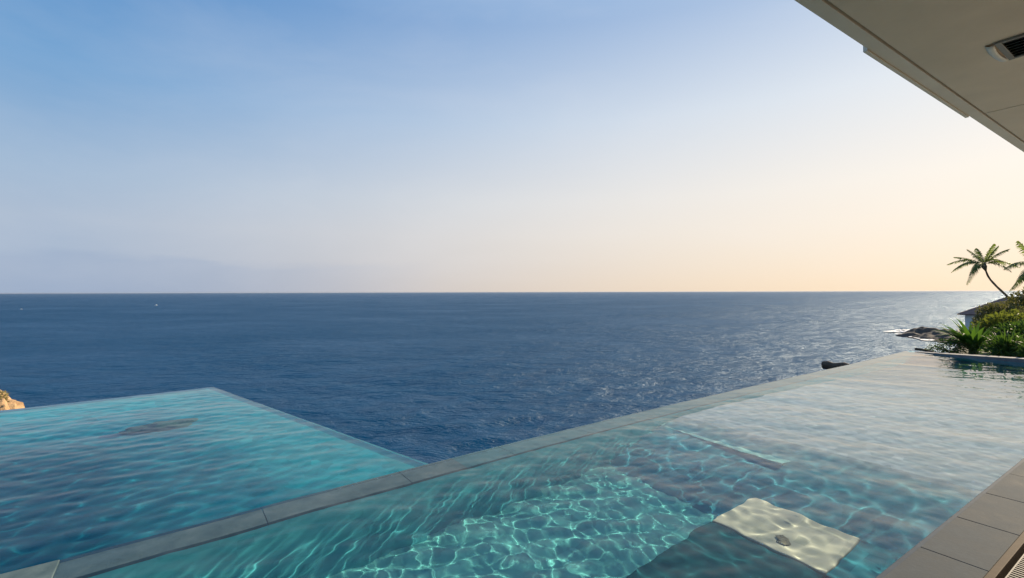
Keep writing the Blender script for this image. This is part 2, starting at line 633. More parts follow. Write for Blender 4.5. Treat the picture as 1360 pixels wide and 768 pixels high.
def waves(ws, X, Y):
    Z = np.zeros_like(X)
    for kx, ky, a, ph in ws:
        Z += a * np.sin(kx * X + ky * Y + ph)
    return Z


def water_body(name, X, Y, Z, lips, bottom, mat='water', inset=0.16):
    """closed body of water: surface grid, thin skirt, drawn in under the lips, down below the floor.
    lips = which edges (row0, row_end, col0, col_end) run over a stone lip"""
    ny, nx = X.shape
    me0 = grid_mesh(name, X, Y, Z)
    bm = bmesh.new(); bm.from_mesh(me0); bpy.data.meshes.remove(me0)
    bm.verts.ensure_lookup_table()
    idx = np.arange(nx * ny).reshape(ny, nx)
    loop = list(idx[0, :-1]) + list(idx[:-1, -1]) + list(idx[-1, :0:-1]) + list(idx[:0:-1, 0])

    def inward(i):
        r, c = divmod(i, nx)
        q = Vector((0, 0, 0)); me_ = bm.verts[i].co
        if r == 0 and lips[0]: q += (bm.verts[idx[5, c]].co - me_).normalized()
        if r == ny - 1 and lips[1]: q += (bm.verts[idx[-6, c]].co - me_).normalized()
        if c == 0 and lips[2]: q += (bm.verts[idx[r, 5]].co - me_).normalized()
        if c == nx - 1 and lips[3]: q += (bm.verts[idx[r, -6]].co - me_).normalized()
        q.z = 0
        return q
    rings = [[bm.verts[int(i)] for i in loop]]
    inw = [inward(int(i)) for i in loop]
    for z, off in ((LIP_Z + float(np.mean(Z)) - 0.012, 0.0), (LIP_Z + float(np.mean(Z)) - 0.03, inset), (bottom, inset)):
        ring = []
        for v0, q in zip(rings[0], inw):
            p = v0.co + q * off
            ring.append(bm.verts.new((p.x, p.y, z)))
        rings.append(ring)
    for a, b in zip(rings, rings[1:]):
        n = len(a)
        for i in range(n):
            f = bm.faces.new((a[i], b[i], b[(i + 1) % n], a[(i + 1) % n])); f.smooth = False
    bm.faces.new(rings[-1])
    bmesh.ops.recalc_face_normals(bm, faces=bm.faces)
    if bm.calc_volume(signed=True) < 0:
        bmesh.ops.reverse_faces(bm, faces=bm.faces)
    bm.verts.ensure_lookup_table()
    for e in bm.edges:                       # crisp rim
        if len(e.link_faces) == 2 and e.link_faces[0].smooth != e.link_faces[1].smooth: e.smooth = False
    me = bpy.data.meshes.new(name); bm.to_mesh(me); bm.free()
    o = link_mesh(name, me, M[mat])
    o.cycles.is_caustics_caster = True
    return o


W_NEAR = wave_set(46, 0.085, 0.36, 0.036, R(-125), 1.4, rngw, 0.1) + wave_set(12, 0.45, 1.5, 0.024, R(-115), 0.5, rngw, 0.0)
W_LEFT = wave_set(40, 0.11, 0.40, 0.035, R(-75), 0.7, rngw, 0.0) + wave_set(8, 0.6, 1.5, 0.015, R(-70), 0.5, rngw, 0.0)


def build_near_water():
    # stations along the pool: fine near the camera
    s = [U_BEG - 0.02]
    while s[-1] < U_END - 0.03:
        s.append(s[-1] + (0.0145 if s[-1] < 5.2 else 0.0145 + 0.007 * (s[-1] - 5.2)))
    s = np.array(s); s[-1] = U_END
    nv = 230
    X = np.zeros((len(s), nv)); Y = X.copy()
    for i, u in enumerate(s):
        f = (u - s[0]) / (U_END - s[0])
        vo = edge_v(u) + 0.003
        # far end runs slightly off square: shear the stations towards it
        vi = cop_v(u, TRIM_N + 0.05)
        v = np.linspace(vo, vi, nv)
        uu = u + f ** 3 * (v - vo) * (far_du / far_dv)
        if True:
            v = vo + (v - vo)
        X[i] = uu * U2[0] + v * V2[0]; Y[i] = uu * U2[1] + v * V2[1]
    Z = waves(W_NEAR, X, Y)
    d = np.linspace(0, 1, nv)[None, :] * 2.6
    Z *= np.clip(1.0 - (s[:, None] - 5.0) / 12.0, 0.6, 1.0)
    Z *= np.clip(0.25 + d / 0.5, 0, 1)               # the film on the lip lies flatter
    o = water_body('pool_water', X, Y, Z, (False, False, True, False), FLOOR_Z - 0.08)
    tag(o, 'clear turquoise water of the near infinity pool', kind='structure')


build_near_water()

near = empty('infinity_pool', P(4, 2, FLOOR_Z))
tag(near, 'long infinity pool beside the paving with a stone spill edge and sunlit underwater bench', 'swimming pool')
us = np.linspace(U_BEG - 0.02, U_END, 60)


def build_near_pool():
    # spill wall with the stone lip on top (lip 3 cm under water)
    w = MB(); lp = MB(); tl = MB()
    for i in range(len(us) - 1):
        q = []
        for u in (us[i], us[i + 1]):
            q.append((P(u, edge_v(u), LIP_Z), P(u, edge_v(u) - LIPW, LIP_Z), P(u, edge_v(u) - 0.004, LIP_Z - 0.045), P(u, edge_v(u) - LIPW, LIP_Z - 0.045), P(u, edge_v(u) - LIPW - 0.16, FLOOR_Z - 0.01), P(u, edge_v(u) - LIPW - 0.16, -2.7), P(u, edge_v(u) - 0.004, -2.7)))
        if i % 4 == 0:                                  # open joint between two lip stones
            u = us[i] + 0.006
            q[0] = (P(u, edge_v(u), LIP_Z), P(u, edge_v(u) - LIPW, LIP_Z)) + tuple(q[0][2:])
        (lp if us[i] < 1.9 else tl).prism([p[:2] for p in (q[0][0], q[0][1], q[1][1], q[1][0])], LIP_Z - 0.045, LIP_Z)
        ka, kb = q
        n = 5
        ids = [2, 3, 4, 5, 6]
        w.add([ka[j] for j in ids] + [kb[j] for j in ids], [tuple(range(n)), tuple(range(2 * n - 1, n - 1, -1))] + [(j, (j + 1) % n, n + (j + 1) % n, n + j) for j in range(n)])
    for mb in (w, lp):
        pass
    a = w.build('spill_wall', M['pool_wall'], near)
    b = lp.build('stone_lip', M['lip'], near)
    b2 = tl.build('tiled_lip', M['lip_tile'], near)
    for o in (a, b, b2):
        bm = bmesh.new(); bm.from_mesh(o.data)
        bmesh.ops.remove_doubles(bm, verts=bm.verts, dist=1e-4)
        dup = {}
        for f in bm.faces:
            dup.setdefault(tuple(sorted(v.index for v in f.verts)), []).append(f)
        bmesh.ops.delete(bm, geom=[f for l in dup.values() if len(l) > 1 for f in l], context='FACES_ONLY')
        bmesh.ops.recalc_face_normals(bm, faces=bm.faces)
        bm.to_mesh(o.data); bm.free()
    # floor slab
    f = MB()
    for i in range(len(us) - 1):
        a, b = us[i], us[i + 1]
        f.prism([P(a, edge_v(a) - 0.1, 0)[:2], P(a, cop_v(a) - 0.25, 0)[:2], P(b + 0.0, cop_v(b) - 0.25, 0)[:2], P(b, edge_v(b) - 0.1, 0)[:2]], FLOOR_Z - 0.2, FLOOR_Z)
    fo = f.build('pool_floor', M['pool_tile'], near)
    shm = MB()
    w0 = G(868, 567, -0.12) - G(1040, 622, -0.12)
    w0.normalize()
    ss = np.linspace(5.1, U_END, 40)
    zs = lambda a: -.16 - .62 * smooth((a - 5.1) / 8.0)
    fs_ = [(P(a, edge_v(a) - LIPW - .08, zs(a)), P(a, cop_v(a) - .2, zs(a))) for a in ss]
    top = [x for pr in fs_ for x in pr]
    shm.add(top, [(2 * i, 2 * i + 1, 2 * i + 3, 2 * i + 2) for i in range(len(ss) - 1)])
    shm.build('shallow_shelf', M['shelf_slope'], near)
    rf_ = MB()
    a0, a1 = fs_[0]
    du = Vector((U2[0], U2[1], 0)) * -1.45
    rf_.add([a0 + Vector((0, 0, -.001)), a1 + Vector((0, 0, -.001)), Vector((a1.x, a1.y, FLOOR_Z + .002)) + du, Vector((a0.x, a0.y, FLOOR_Z + .002)) + du], [(0, 1, 2, 3)])
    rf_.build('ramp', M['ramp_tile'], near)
    # inland side wall under the paving
    s = MB()
    s.prism([B(-3.0, TRIM_N + 0.02, 0)[:2], B(-3.0, TRIM_N + 0.20, 0)[:2], B(18.0, TRIM_N + 0.20, 0)[:2], B(18.0, TRIM_N + 0.02, 0)[:2]], -2.7, -0.06)
    s.build('side_wall', M['pool_wall'], near)
    # far end wall with its raised pale kerb
    e = MB()
    fo_ = far_dir.copy(); perp = Vector((-fo_.y, fo_.x, 0))
    if perp.x < 0: perp = -perp
    p0 = far_a - fo_ * 0.05; p1 = far_a + fo_ * 4.6
    e.boxl(p0 + Vector((0, 0, -2.7)) , (p1 - p0), perp * 0.26, Vector((0, 0, 2.7 - 0.022)))
    e.build('end_wall', M['pool_wall'], near)
    k = MB()
    k0 = far_a + fo_ * 0.20
    kt = []
    nseg = 14
    for i in range(nseg):
        t0, t1 = i / nseg, (i + 1) / nseg
        h0 = 0.004 + 0.085 * min(1, t0 * 2.2); h1 = 0.004 + 0.085 * min(1, t1 * 2.2)
        a = k0 + (p1 - k0) * t0; b = k0 + (p1 - k0) * t1
        a0 = a + perp * 0.012; b0 = b + perp * 0.012
        k.add([a0 + Vector((0, 0, -0.02)), b0 + Vector((0, 0, -0.02)), b0 + perp * 0.3 + Vector((0, 0, -0.02)), a0 + perp * 0.3 + Vector((0, 0, -0.02)),
               a0 + Vector((0, 0, h0)), b0 + Vector((0, 0, h1)), b0 + perp * 0.3 + Vector((0, 0, h1)), a0 + perp * 0.3 + Vector((0, 0, h0))],
              [(4, 5, 6, 7), (0, 1, 5, 4), (2, 3, 7, 6)] + ([(3, 0, 4, 7)] if i == 0 else []) + ([(1, 2, 6, 5)] if i == nseg - 1 else []))
    k.build('kerb', M['edge_stone'], near)
    # near end wall, stone cap, dry
    c = MB()
    l0 = P(U_BEG, edge_v(U_BEG), 0); vv = Vector((V2[0], V2[1], 0)); uu = Vector((U2[0], U2[1], 0))
    q = l0 + Vector((0, 0, 0.008))
    c.boxl(q - uu * 2.6 - vv * 0.24, uu * 2.6, vv * 0.24, Vector((0, 0, -0.06)))
    c.boxl(q - uu * 0.50 - vv * 3.6, uu * 0.50, vv * 3.355, Vector((0, 0, -0.06)))
    c.build('end_cap', M['lip'], near, 0.004)
    c = MB()
    q = l0 + Vector((0, 0, -0.06))
    c.boxl(q - uu * 2.6 - vv * 0.236, uu * 2.55, vv * 0.232, Vector((0, 0, -2.6)))
    c.boxl(q - uu * 0.42 - vv * 3.6, uu * 0.38, vv * 3.355, Vector((0, 0, -2.6)))
    c.build('end_wall', M['pool_wall'], near)
    # sunlit bench (top step), beside it a bench with its shade painted in as dark tile
    bz = -0.34
    ap = bz * 0.43
    A_, B_, C_, D_ = [G(*q, ap) for q in ((945, 690), (1003, 663.5), (1145, 718), (1097, 761))]
    bn = MB()
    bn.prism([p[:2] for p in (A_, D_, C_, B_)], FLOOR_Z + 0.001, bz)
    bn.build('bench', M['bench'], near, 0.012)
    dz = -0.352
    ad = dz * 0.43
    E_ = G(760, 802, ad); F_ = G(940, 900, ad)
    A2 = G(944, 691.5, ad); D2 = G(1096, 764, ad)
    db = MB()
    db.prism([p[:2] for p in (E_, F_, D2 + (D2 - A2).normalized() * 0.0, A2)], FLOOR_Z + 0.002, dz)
    db.build('shade_painted_bench', M['painted_shade_tile'], near, 0.008)
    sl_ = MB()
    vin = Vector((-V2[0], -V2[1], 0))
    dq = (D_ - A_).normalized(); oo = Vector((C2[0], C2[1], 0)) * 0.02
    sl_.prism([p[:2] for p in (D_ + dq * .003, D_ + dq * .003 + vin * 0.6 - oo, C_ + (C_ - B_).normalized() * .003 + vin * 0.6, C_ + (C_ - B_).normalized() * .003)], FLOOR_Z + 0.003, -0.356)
    sl_.build('side_ledge', M['deep_tile'], near)  # deep blue tile colour stands in for shade on this ledge
    # submerged cross wall, its top catching the sun
    cz = -0.36
    c0 = G(868, 567, cz * 0.4); c1 = G(1040, 622, cz * 0.4)
    wv = (c1 - c0).normalized(); wp = Vector((wv.y, -wv.x, 0))
    if wp.x < 0: wp = -wp
    cw = MB()
    c0b = c0 - wv * 0.02
    cw.prism([x[:2] for x in (c0b, c1, c1 + wp * 0.13, c0b + wp * 0.13)], FLOOR_Z + 0.001, cz)
    cw.build('cross_wall', M['pool_wall'], near, 0.0)
    cp = MB()
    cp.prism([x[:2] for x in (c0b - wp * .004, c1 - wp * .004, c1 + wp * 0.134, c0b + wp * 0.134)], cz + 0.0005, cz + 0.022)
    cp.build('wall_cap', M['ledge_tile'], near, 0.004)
    for ch in near.children:
        ch.cycles.is_caustics_receiver = True


build_near_pool()

# ------------------------------------------------------------------ the lower left pool
LZ = -0.05
lp_R1 = G(283, 514, LZ)
lp_R0 = lp_R1 + (G(566, 616.5, LZ) - lp_R1) * 1.06
back_d = (G(0, 545.7, LZ) - lp_R1)
lp_L1 = lp_R1 + back_d * 2.6
lp_L0 = P(U_BEG - 6.0, edge_v(U_BEG) - 0.2, LZ)
LFLOOR = -1.05


def build_left_pool():
    # water surface: bilinear between the four sides; front side follows the near pool's wall
    nx, ny = 420, 260
    S, T = np.meshgrid(np.linspace(0, 1, nx) ** 1.35, np.linspace(0, 1, ny))
    # front edge points: along the near pool wall from R0 leftwards
    front = []
    ur0 = lp_R0.x * U2[0] + lp_R0.y * U2[1]
    ul0 = lp_L0.x * U2[0] + lp_L0.y * U2[1]
    for s in S[0]:
        u = ur0 + (ul0 - ur0) * s
        front.append(P(u, edge_v(max(u, U_BEG)) - 0.10, LZ))
    fx = np.array([p.x for p in front])[None, :]; fy = np.array([p.y for p in front])[None, :]
    bx = (lp_R1.x + (lp_L1.x - lp_R1.x) * S[0])[None, :]; by = (lp_R1.y + (lp_L1.y - lp_R1.y) * S[0])[None, :]
    X = fx * (1 - T) + bx * T; Y = fy * (1 - T) + by * T
    Z = waves(W_LEFT, X, Y)
    rim = np.minimum(1 - T, S * 3.0)
    Z *= np.clip(0.25 + rim / 0.12, 0, 1)
    Z += LZ
    o = water_body('pool_water', X, Y, Z, (False, True, True, False), LFLOOR - 0.1, 'water_deep', 0.05)
    tag(o, 'deep teal water of the lower pool on the left', kind='structure')

    root = empty('plunge_pool', Vector((-5, 3.6, LFLOOR)))
    tag(root, 'deep square infinity pool in front of the sea, left of the long pool', 'swimming pool')
    right_d = (lp_R0 - lp_R1).normalized(); bd = back_d.normalized()
    lz = LZ + LIP_Z
    # inward offsets of the two free sides
    ir = Vector((bd.x, bd.y, 0)); ib = Vector((right_d.x, right_d.y, 0))
    Lr = (lp_R0 - lp_R1).length; Lb = (lp_L1 - lp_R1).length

    def strip(o_r, w_, z0, z1, name, mat, bev=0.0):
        mb = MB()
        oo = lp_R1 + ir * o_r + ib * o_r
        # L shaped plan: right side and back side
        a = oo; b = oo + ib * (Lr - o_r); c = b + ir * w_; d = oo + ir * w_ + ib * w_; e = oo + ir * (Lb - o_r) + ib * w_; f = oo + ir * (Lb - o_r)
        mb.prism([x[:2] for x in (a, b, c, d, e, f)], z0, z1)
        return mb.build(name, mat, root, bev)
    strip(0.0, 0.10, lz - 0.05, lz, 'tiled_lip', M['deep_tile'])
    strip(0.006, 0.094, LFLOOR - 1.2, lz - 0.05, 'spill_wall', M['pool_wall'])
    # floor falling away smoothly from the two free sides, depth darkening painted in from pale to deep teal
    n = 110
    FX = np.zeros((n, n)); FY = FX.copy(); FZ = FX.copy()
    q00 = lp_R1 + ir * 0.096 + ib * 0.096
    for i in range(n):
        for j in range(n):
            ti, tj = (i / (n - 1)) ** 1.3, (j / (n - 1)) ** 1.3
            base_ = q00 + ir * (ti * (Lb - 0.1))
            # run towards the long pool and stop inside its outer wall
            lo_, hi_ = 0.0, 12.0
            for _ in range(18):
                m_ = (lo_ + hi_) / 2
                p = base_ + ib * m_
                pu = p.x * U2[0] + p.y * U2[1]; pv = p.x * V2[0] + p.y * V2[1]
                if pv > edge_v(max(pu, U_BEG)) - 0.12: lo_ = m_
                else: hi_ = m_
            p = base_ + ib * (tj * lo_)
            di = ti * Lb; dj = tj * lo_
            k = smooth((di - 0.35) / 3.6) * smooth((dj - 0.8) / 2.6)
            k *= 1 - 0.5 * smooth((di - 4.0) / 2.5)
            FX[j, i] = p.x; FY[j, i] = p.y; FZ[j, i] = LZ - min(0.03 + 0.26 * min(di, dj + 0.15), 0.32) - (abs(LFLOOR) - 0.32) * k
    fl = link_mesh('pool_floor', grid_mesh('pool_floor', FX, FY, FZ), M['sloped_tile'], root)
    # submerged seat at the left, seen as a paler patch
    for ch in root.children:
        ch.cycles.is_caustics_receiver = True
    return ir, ib


L_IR, L_IB = build_left_pool()


def rock_mesh(seed, size, sub=4, rough=0.35, freq=1.6, flat=0.0):
    bm = bmesh.new()
    bmesh.ops.create_icosphere(bm, subdivisions=sub, radius=1.0)
    off = Vector((seed * 3.1, seed * 1.7, seed * 0.9))
    for v in bm.verts:
        n = v.co.normalized()
        d = 1 + rough * noise.fractal(n * freq + off, 1.0, 2.1, 5) * 0.9
        cellp = noise.cell_vector(n * freq * 1.1 + off)
        d += rough * 0.25 * (noise.voronoi(n * freq * 1.5 + off)[0][0] - 0.4)
        v.co = Vector((n.x * size[0], n.y * size[1], n.z * size[2])) * d
    for f in bm.faces: f.smooth = True
    me = bpy.data.meshes.new('rock'); bm.to_mesh(me); bm.free()
    return me


def boulder_mat(name, c1, c2, c3, scale=3.0):
    m, t, out = new_mat(name)
    v = obj_coord(t)
    a = noise_tex(t, v, scale, 8, 0.68, 0.4)
    b = noise_tex(t, v, scale * 9, 5, 0.7)
    p = principled(t, out, Roughness=0.9)
    L(t, ramp(t, a, [(0.28, c1), (0.5, c2), (0.72, c3)]), p.inputs['Base Color'])
    L(t, bump(t, math_node(t, 'ADD', a, math_node(t, 'MULTIPLY', b, 0.5)), 0.9, 0.06), p.inputs['Normal'])
    return m


M['boulder'] = boulder_mat('boulder', (0.20, 0.12, 0.06), (0.40, 0.26, 0.14), (0.50, 0.35, 0.20))
M['dark_rock'] = boulder_mat('dark_rock', (0.025, 0.021, 0.02), (0.045, 0.038, 0.035), (0.07, 0.058, 0.052), 0.5)
M['pebble'] = boulder_mat('pebble', (0.20, 0.19, 0.15), (0.30, 0.29, 0.23), (0.38, 0.37, 0.30), 12.0)
M['sub_rock'] = boulder_mat('sub_rock', (0.05, 0.075, 0.07), (0.10, 0.14, 0.11), (0.18, 0.22, 0.15), 7.0)


def put(name, me, loc, mat, rot=(0, 0, 0), scale=(1, 1, 1), parent=None):
    me.name = name
    o = link_mesh(name, me, mat, parent)
    o.location = loc; o.rotation_euler = rot; o.scale = scale
    return o


sr = G(216, 566, -0.12)
o = put('submerged_rock', rock_mesh(5, (0.34, 0.17, 0.20), 4, 0.5), Vector((sr.x, sr.y, -0.36)), M['sub_rock'], (0, 0, R(25)))
o.cycles.is_caustics_receiver = True
tag(o, 'brown weathered rock lying under the water of the left pool', 'rock')

m_ = G(1040, 718, -0.34 * 0.43)
o = put('pebble', rock_mesh(12, (0.060, 0.034, 0.013), 3, 0.5), Vector((m_.x, m_.y, -0.336)), M['pebble'], (0, 0, R(70)))
o.cycles.is_caustics_receiver = True
tag(o, 'flat brown pebble lying on the sunlit underwater bench', 'stone')

# ------------------------------------------------------------------ paving, drain and villa
def build_paving():
    deck = MB()
    deck.prism([B(-6, -0.36, 0)[:2], B(-6, 9, 0)[:2], B(18, 9, 0)[:2], B(18, -0.36, 0)[:2]], -2.7, 0.012)
    tag(deck.build('terrace', M['deck']), 'stone terrace floor under the villa roof', kind='structure')
    root = empty('pool_coping', B(5, -0.85, 0))
    tag(root, 'grey stone coping slabs in a row along the pool edge', 'coping')
    bed = MB()
    bed.prism([B(-4, COP_N + 0.006, 0)[:2], B(-4, -0.706, 0)[:2], B(16, -0.706, 0)[:2], B(16, COP_N + 0.006, 0)[:2]], -0.08, 0.008)
    bed.build('mortar_bed', M['mortar'], root)
    tiles = MB()
    g = 0.0025
    c = 3.43 - 0.655 * 11
    while c < 16:
        a, b = c + g, c + 0.655 - g
        z = 0.03 + random.uniform(-0.0006, 0.0006)
        tiles.prism([B(a, COP_N, 0)[:2], B(a, -0.704, 0)[:2], B(b, -0.704, 0)[:2], B(b, COP_N, 0)[:2]], 0.0085, z)
        c += 0.655
    tiles.build('slabs', M['coping'], root, 0.0025)
    tr = MB()
    tr.prism([B(-4, TRIM_N, 0)[:2], B(-4, COP_N - 0.001, 0)[:2], B(16, COP_N - 0.001, 0)[:2], B(16, TRIM_N, 0)[:2]], -0.07, 0.010)
    tr.build('edge_trim', M['blue_trim'], root, 0.003)

    dr = empty('drain_grate', B(4, -0.53, 0))
    tag(dr, 'black slotted drain grate with bronze rim set in the paving', 'drain')
    fr = MB()
    fr.prism([B(-3, -0.702, 0)[:2], B(-3, -0.668, 0)[:2], B(14, -0.668, 0)[:2], B(14, -0.702, 0)[:2]], -0.05, 0.034)
    fr.prism([B(-3, -0.395, 0)[:2], B(-3, -0.361, 0)[:2], B(14, -0.361, 0)[:2], B(14, -0.395, 0)[:2]], -0.05, 0.034)
    fr.build('rim', M['bronze'], dr, 0.003)
    ch = MB()
    ch.prism([B(-3, -0.667, 0)[:2], B(-3, -0.396, 0)[:2], B(14, -0.396, 0)[:2], B(14, -0.667, 0)[:2]], -0.09, -0.05)
    ch.build('channel', M['black_metal'], dr)
    sl = MB()
    c = 1.5
    while c < 9:
        sl.prism([B(c, -0.640, 0)[:2], B(c, -0.42, 0)[:2], B(c + 0.0105, -0.42, 0)[:2], B(c + 0.0105, -0.640, 0)[:2]], 0.006, 0.022)
        c += 0.0265
    for n_ in (-0.647, -0.42):
        sl.prism([B(1.4, n_, 0)[:2], B(1.4, n_ + 0.006, 0)[:2], B(9.1, n_ + 0.006, 0)[:2], B(9.1, n_, 0)[:2]], 0.004, 0.020)
    sl.build('slats', M['slat_metal'], dr)


build_paving()

CEIL = CAM_H + 1.4


def build_villa():
    root = empty('villa', B(5, 3, 0))
    tag(root, 'modern villa with a broad flat roof overhanging the poolside terrace', 'house')
    n0 = -1.139
    # roof slab above
    rf = MB()
    rf.prism([B(-8, n0 + 0.004, 0)[:2], B(-8, 9, 0)[:2], B(7.5, 9, 0)[:2], B(7.5, n0 + 0.004, 0)[:2]], CEIL + 0.030, CEIL + 0.30)
    rf.build('roof', M['fascia'], root, 0.004)
    # soffit panels with a shadow gap along the edge strip and open joints between them
    sf = MB()
    xs = [-7.9, -2.4, 1.37, 5.135, 7.49]
    for a, b in zip(xs, xs[1:]):
        sf.prism([B(a + 0.007, n0 + 0.088, 0)[:2], B(a + 0.007, 4.0, 0)[:2], B(b - 0.007, 4.0, 0)[:2], B(b - 0.007, n0 + 0.088, 0)[:2]], CEIL, CEIL + 0.028)
    sf.build('soffit', M['soffit'], root, 0.002)
    es = MB()
    es.prism([B(-7.99, n0, 0)[:2], B(-7.99, n0 + 0.072, 0)[:2], B(7.49, n0 + 0.072, 0)[:2], B(7.49, n0, 0)[:2]], CEIL + 0.002, CEIL + 0.0295)
    es.build('edge_strip', M['fascia'], root, 0.002)
    dp = MB()
    dp.prism([B(3.20, n0 - 0.024, 0)[:2], B(3.20, n0 - 0.001, 0)[:2], B(5.12, n0 - 0.001, 0)[:2], B(5.12, n0 - 0.024, 0)[:2]], CEIL - 0.006, CEIL + 0.20)
    dp.build('drip_plate', M['fascia'], root, 0.002)
    # glazed rear wall
    wl = MB()
    for a, b in ((-8, -3), (6.5, 7.5)):
        wl.prism([B(a, 4.0, 0)[:2], B(a, 4.25, 0)[:2], B(b, 4.25, 0)[:2], B(b, 4.0, 0)[:2]], 0.013, CEIL + 0.029)
    wl.prism([B(-3, 4.0, 0)[:2], B(-3, 4.25, 0)[:2], B(6.5, 4.25, 0)[:2], B(6.5, 4.0, 0)[:2]], 2.5, CEIL + 0.029)
    wl.build('wall', M['wall_paint'], root)
    gl = MB()
    gl.prism([B(-3, 4.1, 0)[:2], B(-3, 4.14, 0)[:2], B(6.5, 4.14, 0)[:2], B(6.5, 4.1, 0)[:2]], 0.013, 2.5)
    gm = plain('dark_glass', (0.03, 0.035, 0.04), 0.05, 0, 0.05, 1.0)
    gl.build('glazing', gm, root)

    # ceiling vent: pale frame, dark slats running inland
    v = empty('ceiling_vent', B(3.75, -0.3, CEIL))
    tag(v, 'ceiling air vent with dark slats and pale end deflector', 'vent')
    p0 = G_up(1309, 60); p1 = G_up(1337, 79)
    c0 = p0.x * C2[0] + p0.y * C2[1]; n_0 = p0.x * N2[0] + p0.y * N2[1]
    c1 = p1.x * C2[0] + p1.y * C2[1]
    c0, c1 = c0, c0 + 0.33
    n1 = n_0 + 1.0
    fr = MB()
    z0, z1 = CEIL - 0.014, CEIL - 0.001
    t = 0.035
    fr.prism([B(c0, n_0 + 0.062, 0)[:2], B(c0, n1, 0)[:2], B(c0 + t * .6, n1, 0)[:2], B(c0 + t * .6, n_0 + 0.062, 0)[:2]], z0, z1)
    fr.prism([B(c1 - t * .6, n_0 + 0.062, 0)[:2], B(c1 - t * .6, n1, 0)[:2], B(c1, n1, 0)[:2], B(c1, n_0 + 0.062, 0)[:2]], z0, z1)
    fr.prism([B(c0, n_0 + 0.034, 0)[:2], B(c0, n_0 + 0.061, 0)[:2], B(c1, n_0 + 0.061, 0)[:2], B(c1, n_0 + 0.034, 0)[:2]], z0, z1)
    fr.prism([B(c0 + t * .6, n1 - t, 0)[:2], B(c0 + t * .6, n1, 0)[:2], B(c1 - t * .6, n1, 0)[:2], B(c1 - t * .6, n1 - t, 0)[:2]], z0, z1)
    fr.build('frame', M['grey_metal'], v, 0.002)
    bk = MB()
    bk.prism([B(c0 + .02, n_0 + 0.062, 0)[:2], B(c0 + .02, n1 - .03, 0)[:2], B(c1 - .02, n1 - .03, 0)[:2], B(c1 - .02, n_0 + 0.062, 0)[:2]], CEIL - 0.003, CEIL - 0.001)
    bk.build('duct_back', M['black_metal'], v)
    sl = MB()
    k = 7
    for i in range(k):
        c = c0 + 0.035 + (c1 - c0 - 0.07) * i / (k - 1)
        a = B(c - 0.008, n_0 + 0.062, CEIL - 0.016); up = B(0.016, 0, 0) + Vector((0, 0, 0.012))
        sl.boxl(a, up, B(0, n1 - n_0 - 0.10, 0), Vector((0, 0, 0.002)))
    sl.build('slats', M['grey_metal'], v)
    # curved pale deflector at the seaward end
    de = MB()
    rows = []
    for j, (dn, dz) in enumerate(((0.033, -0.013), (0.024, -0.015), (0.012, -0.014), (0.002, -0.009), (-0.003, -0.001))):
        rows.append([B(c0 + 0.01 + (c1 - c0 - 0.02) * i / 8, n_0 + dn + 0.012 * math.sin(math.pi * i / 8) * -1, CEIL + dz) for i in range(9)])
    vs_ = [p for r in rows for p in r]
    fs = [(j * 9 + i, j * 9 + i + 1, (j + 1) * 9 + i + 1, (j + 1) * 9 + i) for j in range(4) for i in range(8)]
    de.add(vs_, fs)
    d = de.build('deflector', M['white_metal'], v, smooth=True)
    sm = d.modifiers.new('thick', 'SOLIDIFY'); sm.thickness = 0.003


def G_up(px, py):
    return G(px, py, CEIL)


build_villa()

# ------------------------------------------------------------------ plants
def leaf_mat(name, c1, c2, trans=(0.20, 0.30, 0.03), tw=0.35, rough=0.45):
    m, t, out = new_mat(name)
    v = obj_coord(t)
    a = noise_tex(t, v, 3.0, 4, 0.6)
    geo = N(t, 'ShaderNodeNewGeometry')
    f = math_node(t, 'ADD', math_node(t, 'MULTIPLY', a, 0.5), math_node(t, 'MULTIPLY', geo.outputs['Random Per Island'], 0.5))
    col = ramp(t, f, [(0.25, c1), (0.75, c2)])
    p = N(t, 'ShaderNodeBsdfPrincipled', Roughness=max(rough, 0.5))
    p.inputs['Specular IOR Level'].default_value = 0.2
    L(t, col, p.inputs['Base Color'])
    tr = N(t, 'ShaderNodeBsdfTranslucent')
    L(t, mix_col(t, 0.7, col, trans), tr.inputs['Color'])
    mx = N(t, 'ShaderNodeMixShader', Fac=tw)
    L(t, p.outputs[0], mx.inputs[1]); L(t, tr.outputs[0], mx.inputs[2])
    L(t, mx.outputs[0], out.inputs['Surface'])
    return m


M['palm_leaf'] = leaf_mat('palm_leaf', (0.03, 0.06, 0.016), (0.075, 0.12, 0.028), (0.22, 0.30, 0.04), 0.38)
M['strap_leaf'] = leaf_mat('strap_leaf', (0.016, 0.045, 0.012), (0.04, 0.085, 0.02), (0.10, 0.22, 0.02), 0.35, 0.35)
M['gold_leaf'] = leaf_mat('gold_leaf', (0.035, 0.06, 0.015), (0.085, 0.10, 0.02), (0.19, 0.23, 0.03), 0.4)
M['olive_leaf'] = leaf_mat('olive_leaf', (0.05, 0.06, 0.03), (0.10, 0.10, 0.04), (0.22, 0.22, 0.05), 0.3)
M['dark_leaf'] = leaf_mat('dark_leaf', (0.015, 0.035, 0.012), (0.04, 0.075, 0.022), (0.10, 0.20, 0.02), 0.3)
M['dry_leaf'] = leaf_mat('dry_leaf', (0.22, 0.18, 0.08), (0.36, 0.30, 0.14), (0.4, 0.34, 0.14), 0.3, 0.7)
M['bark'] = boulder_mat('bark', (0.06, 0.045, 0.03), (0.13, 0.10, 0.07), (0.20, 0.155, 0.11), 4.0)
M['log'] = boulder_mat('log_bark', (0.035, 0.024, 0.018), (0.075, 0.052, 0.038), (0.12, 0.085, 0.062), 5.0)
M['twig'] = plain('twig', (0.10, 0.075, 0.05), 0.85, 0, 0.2, 12.0)


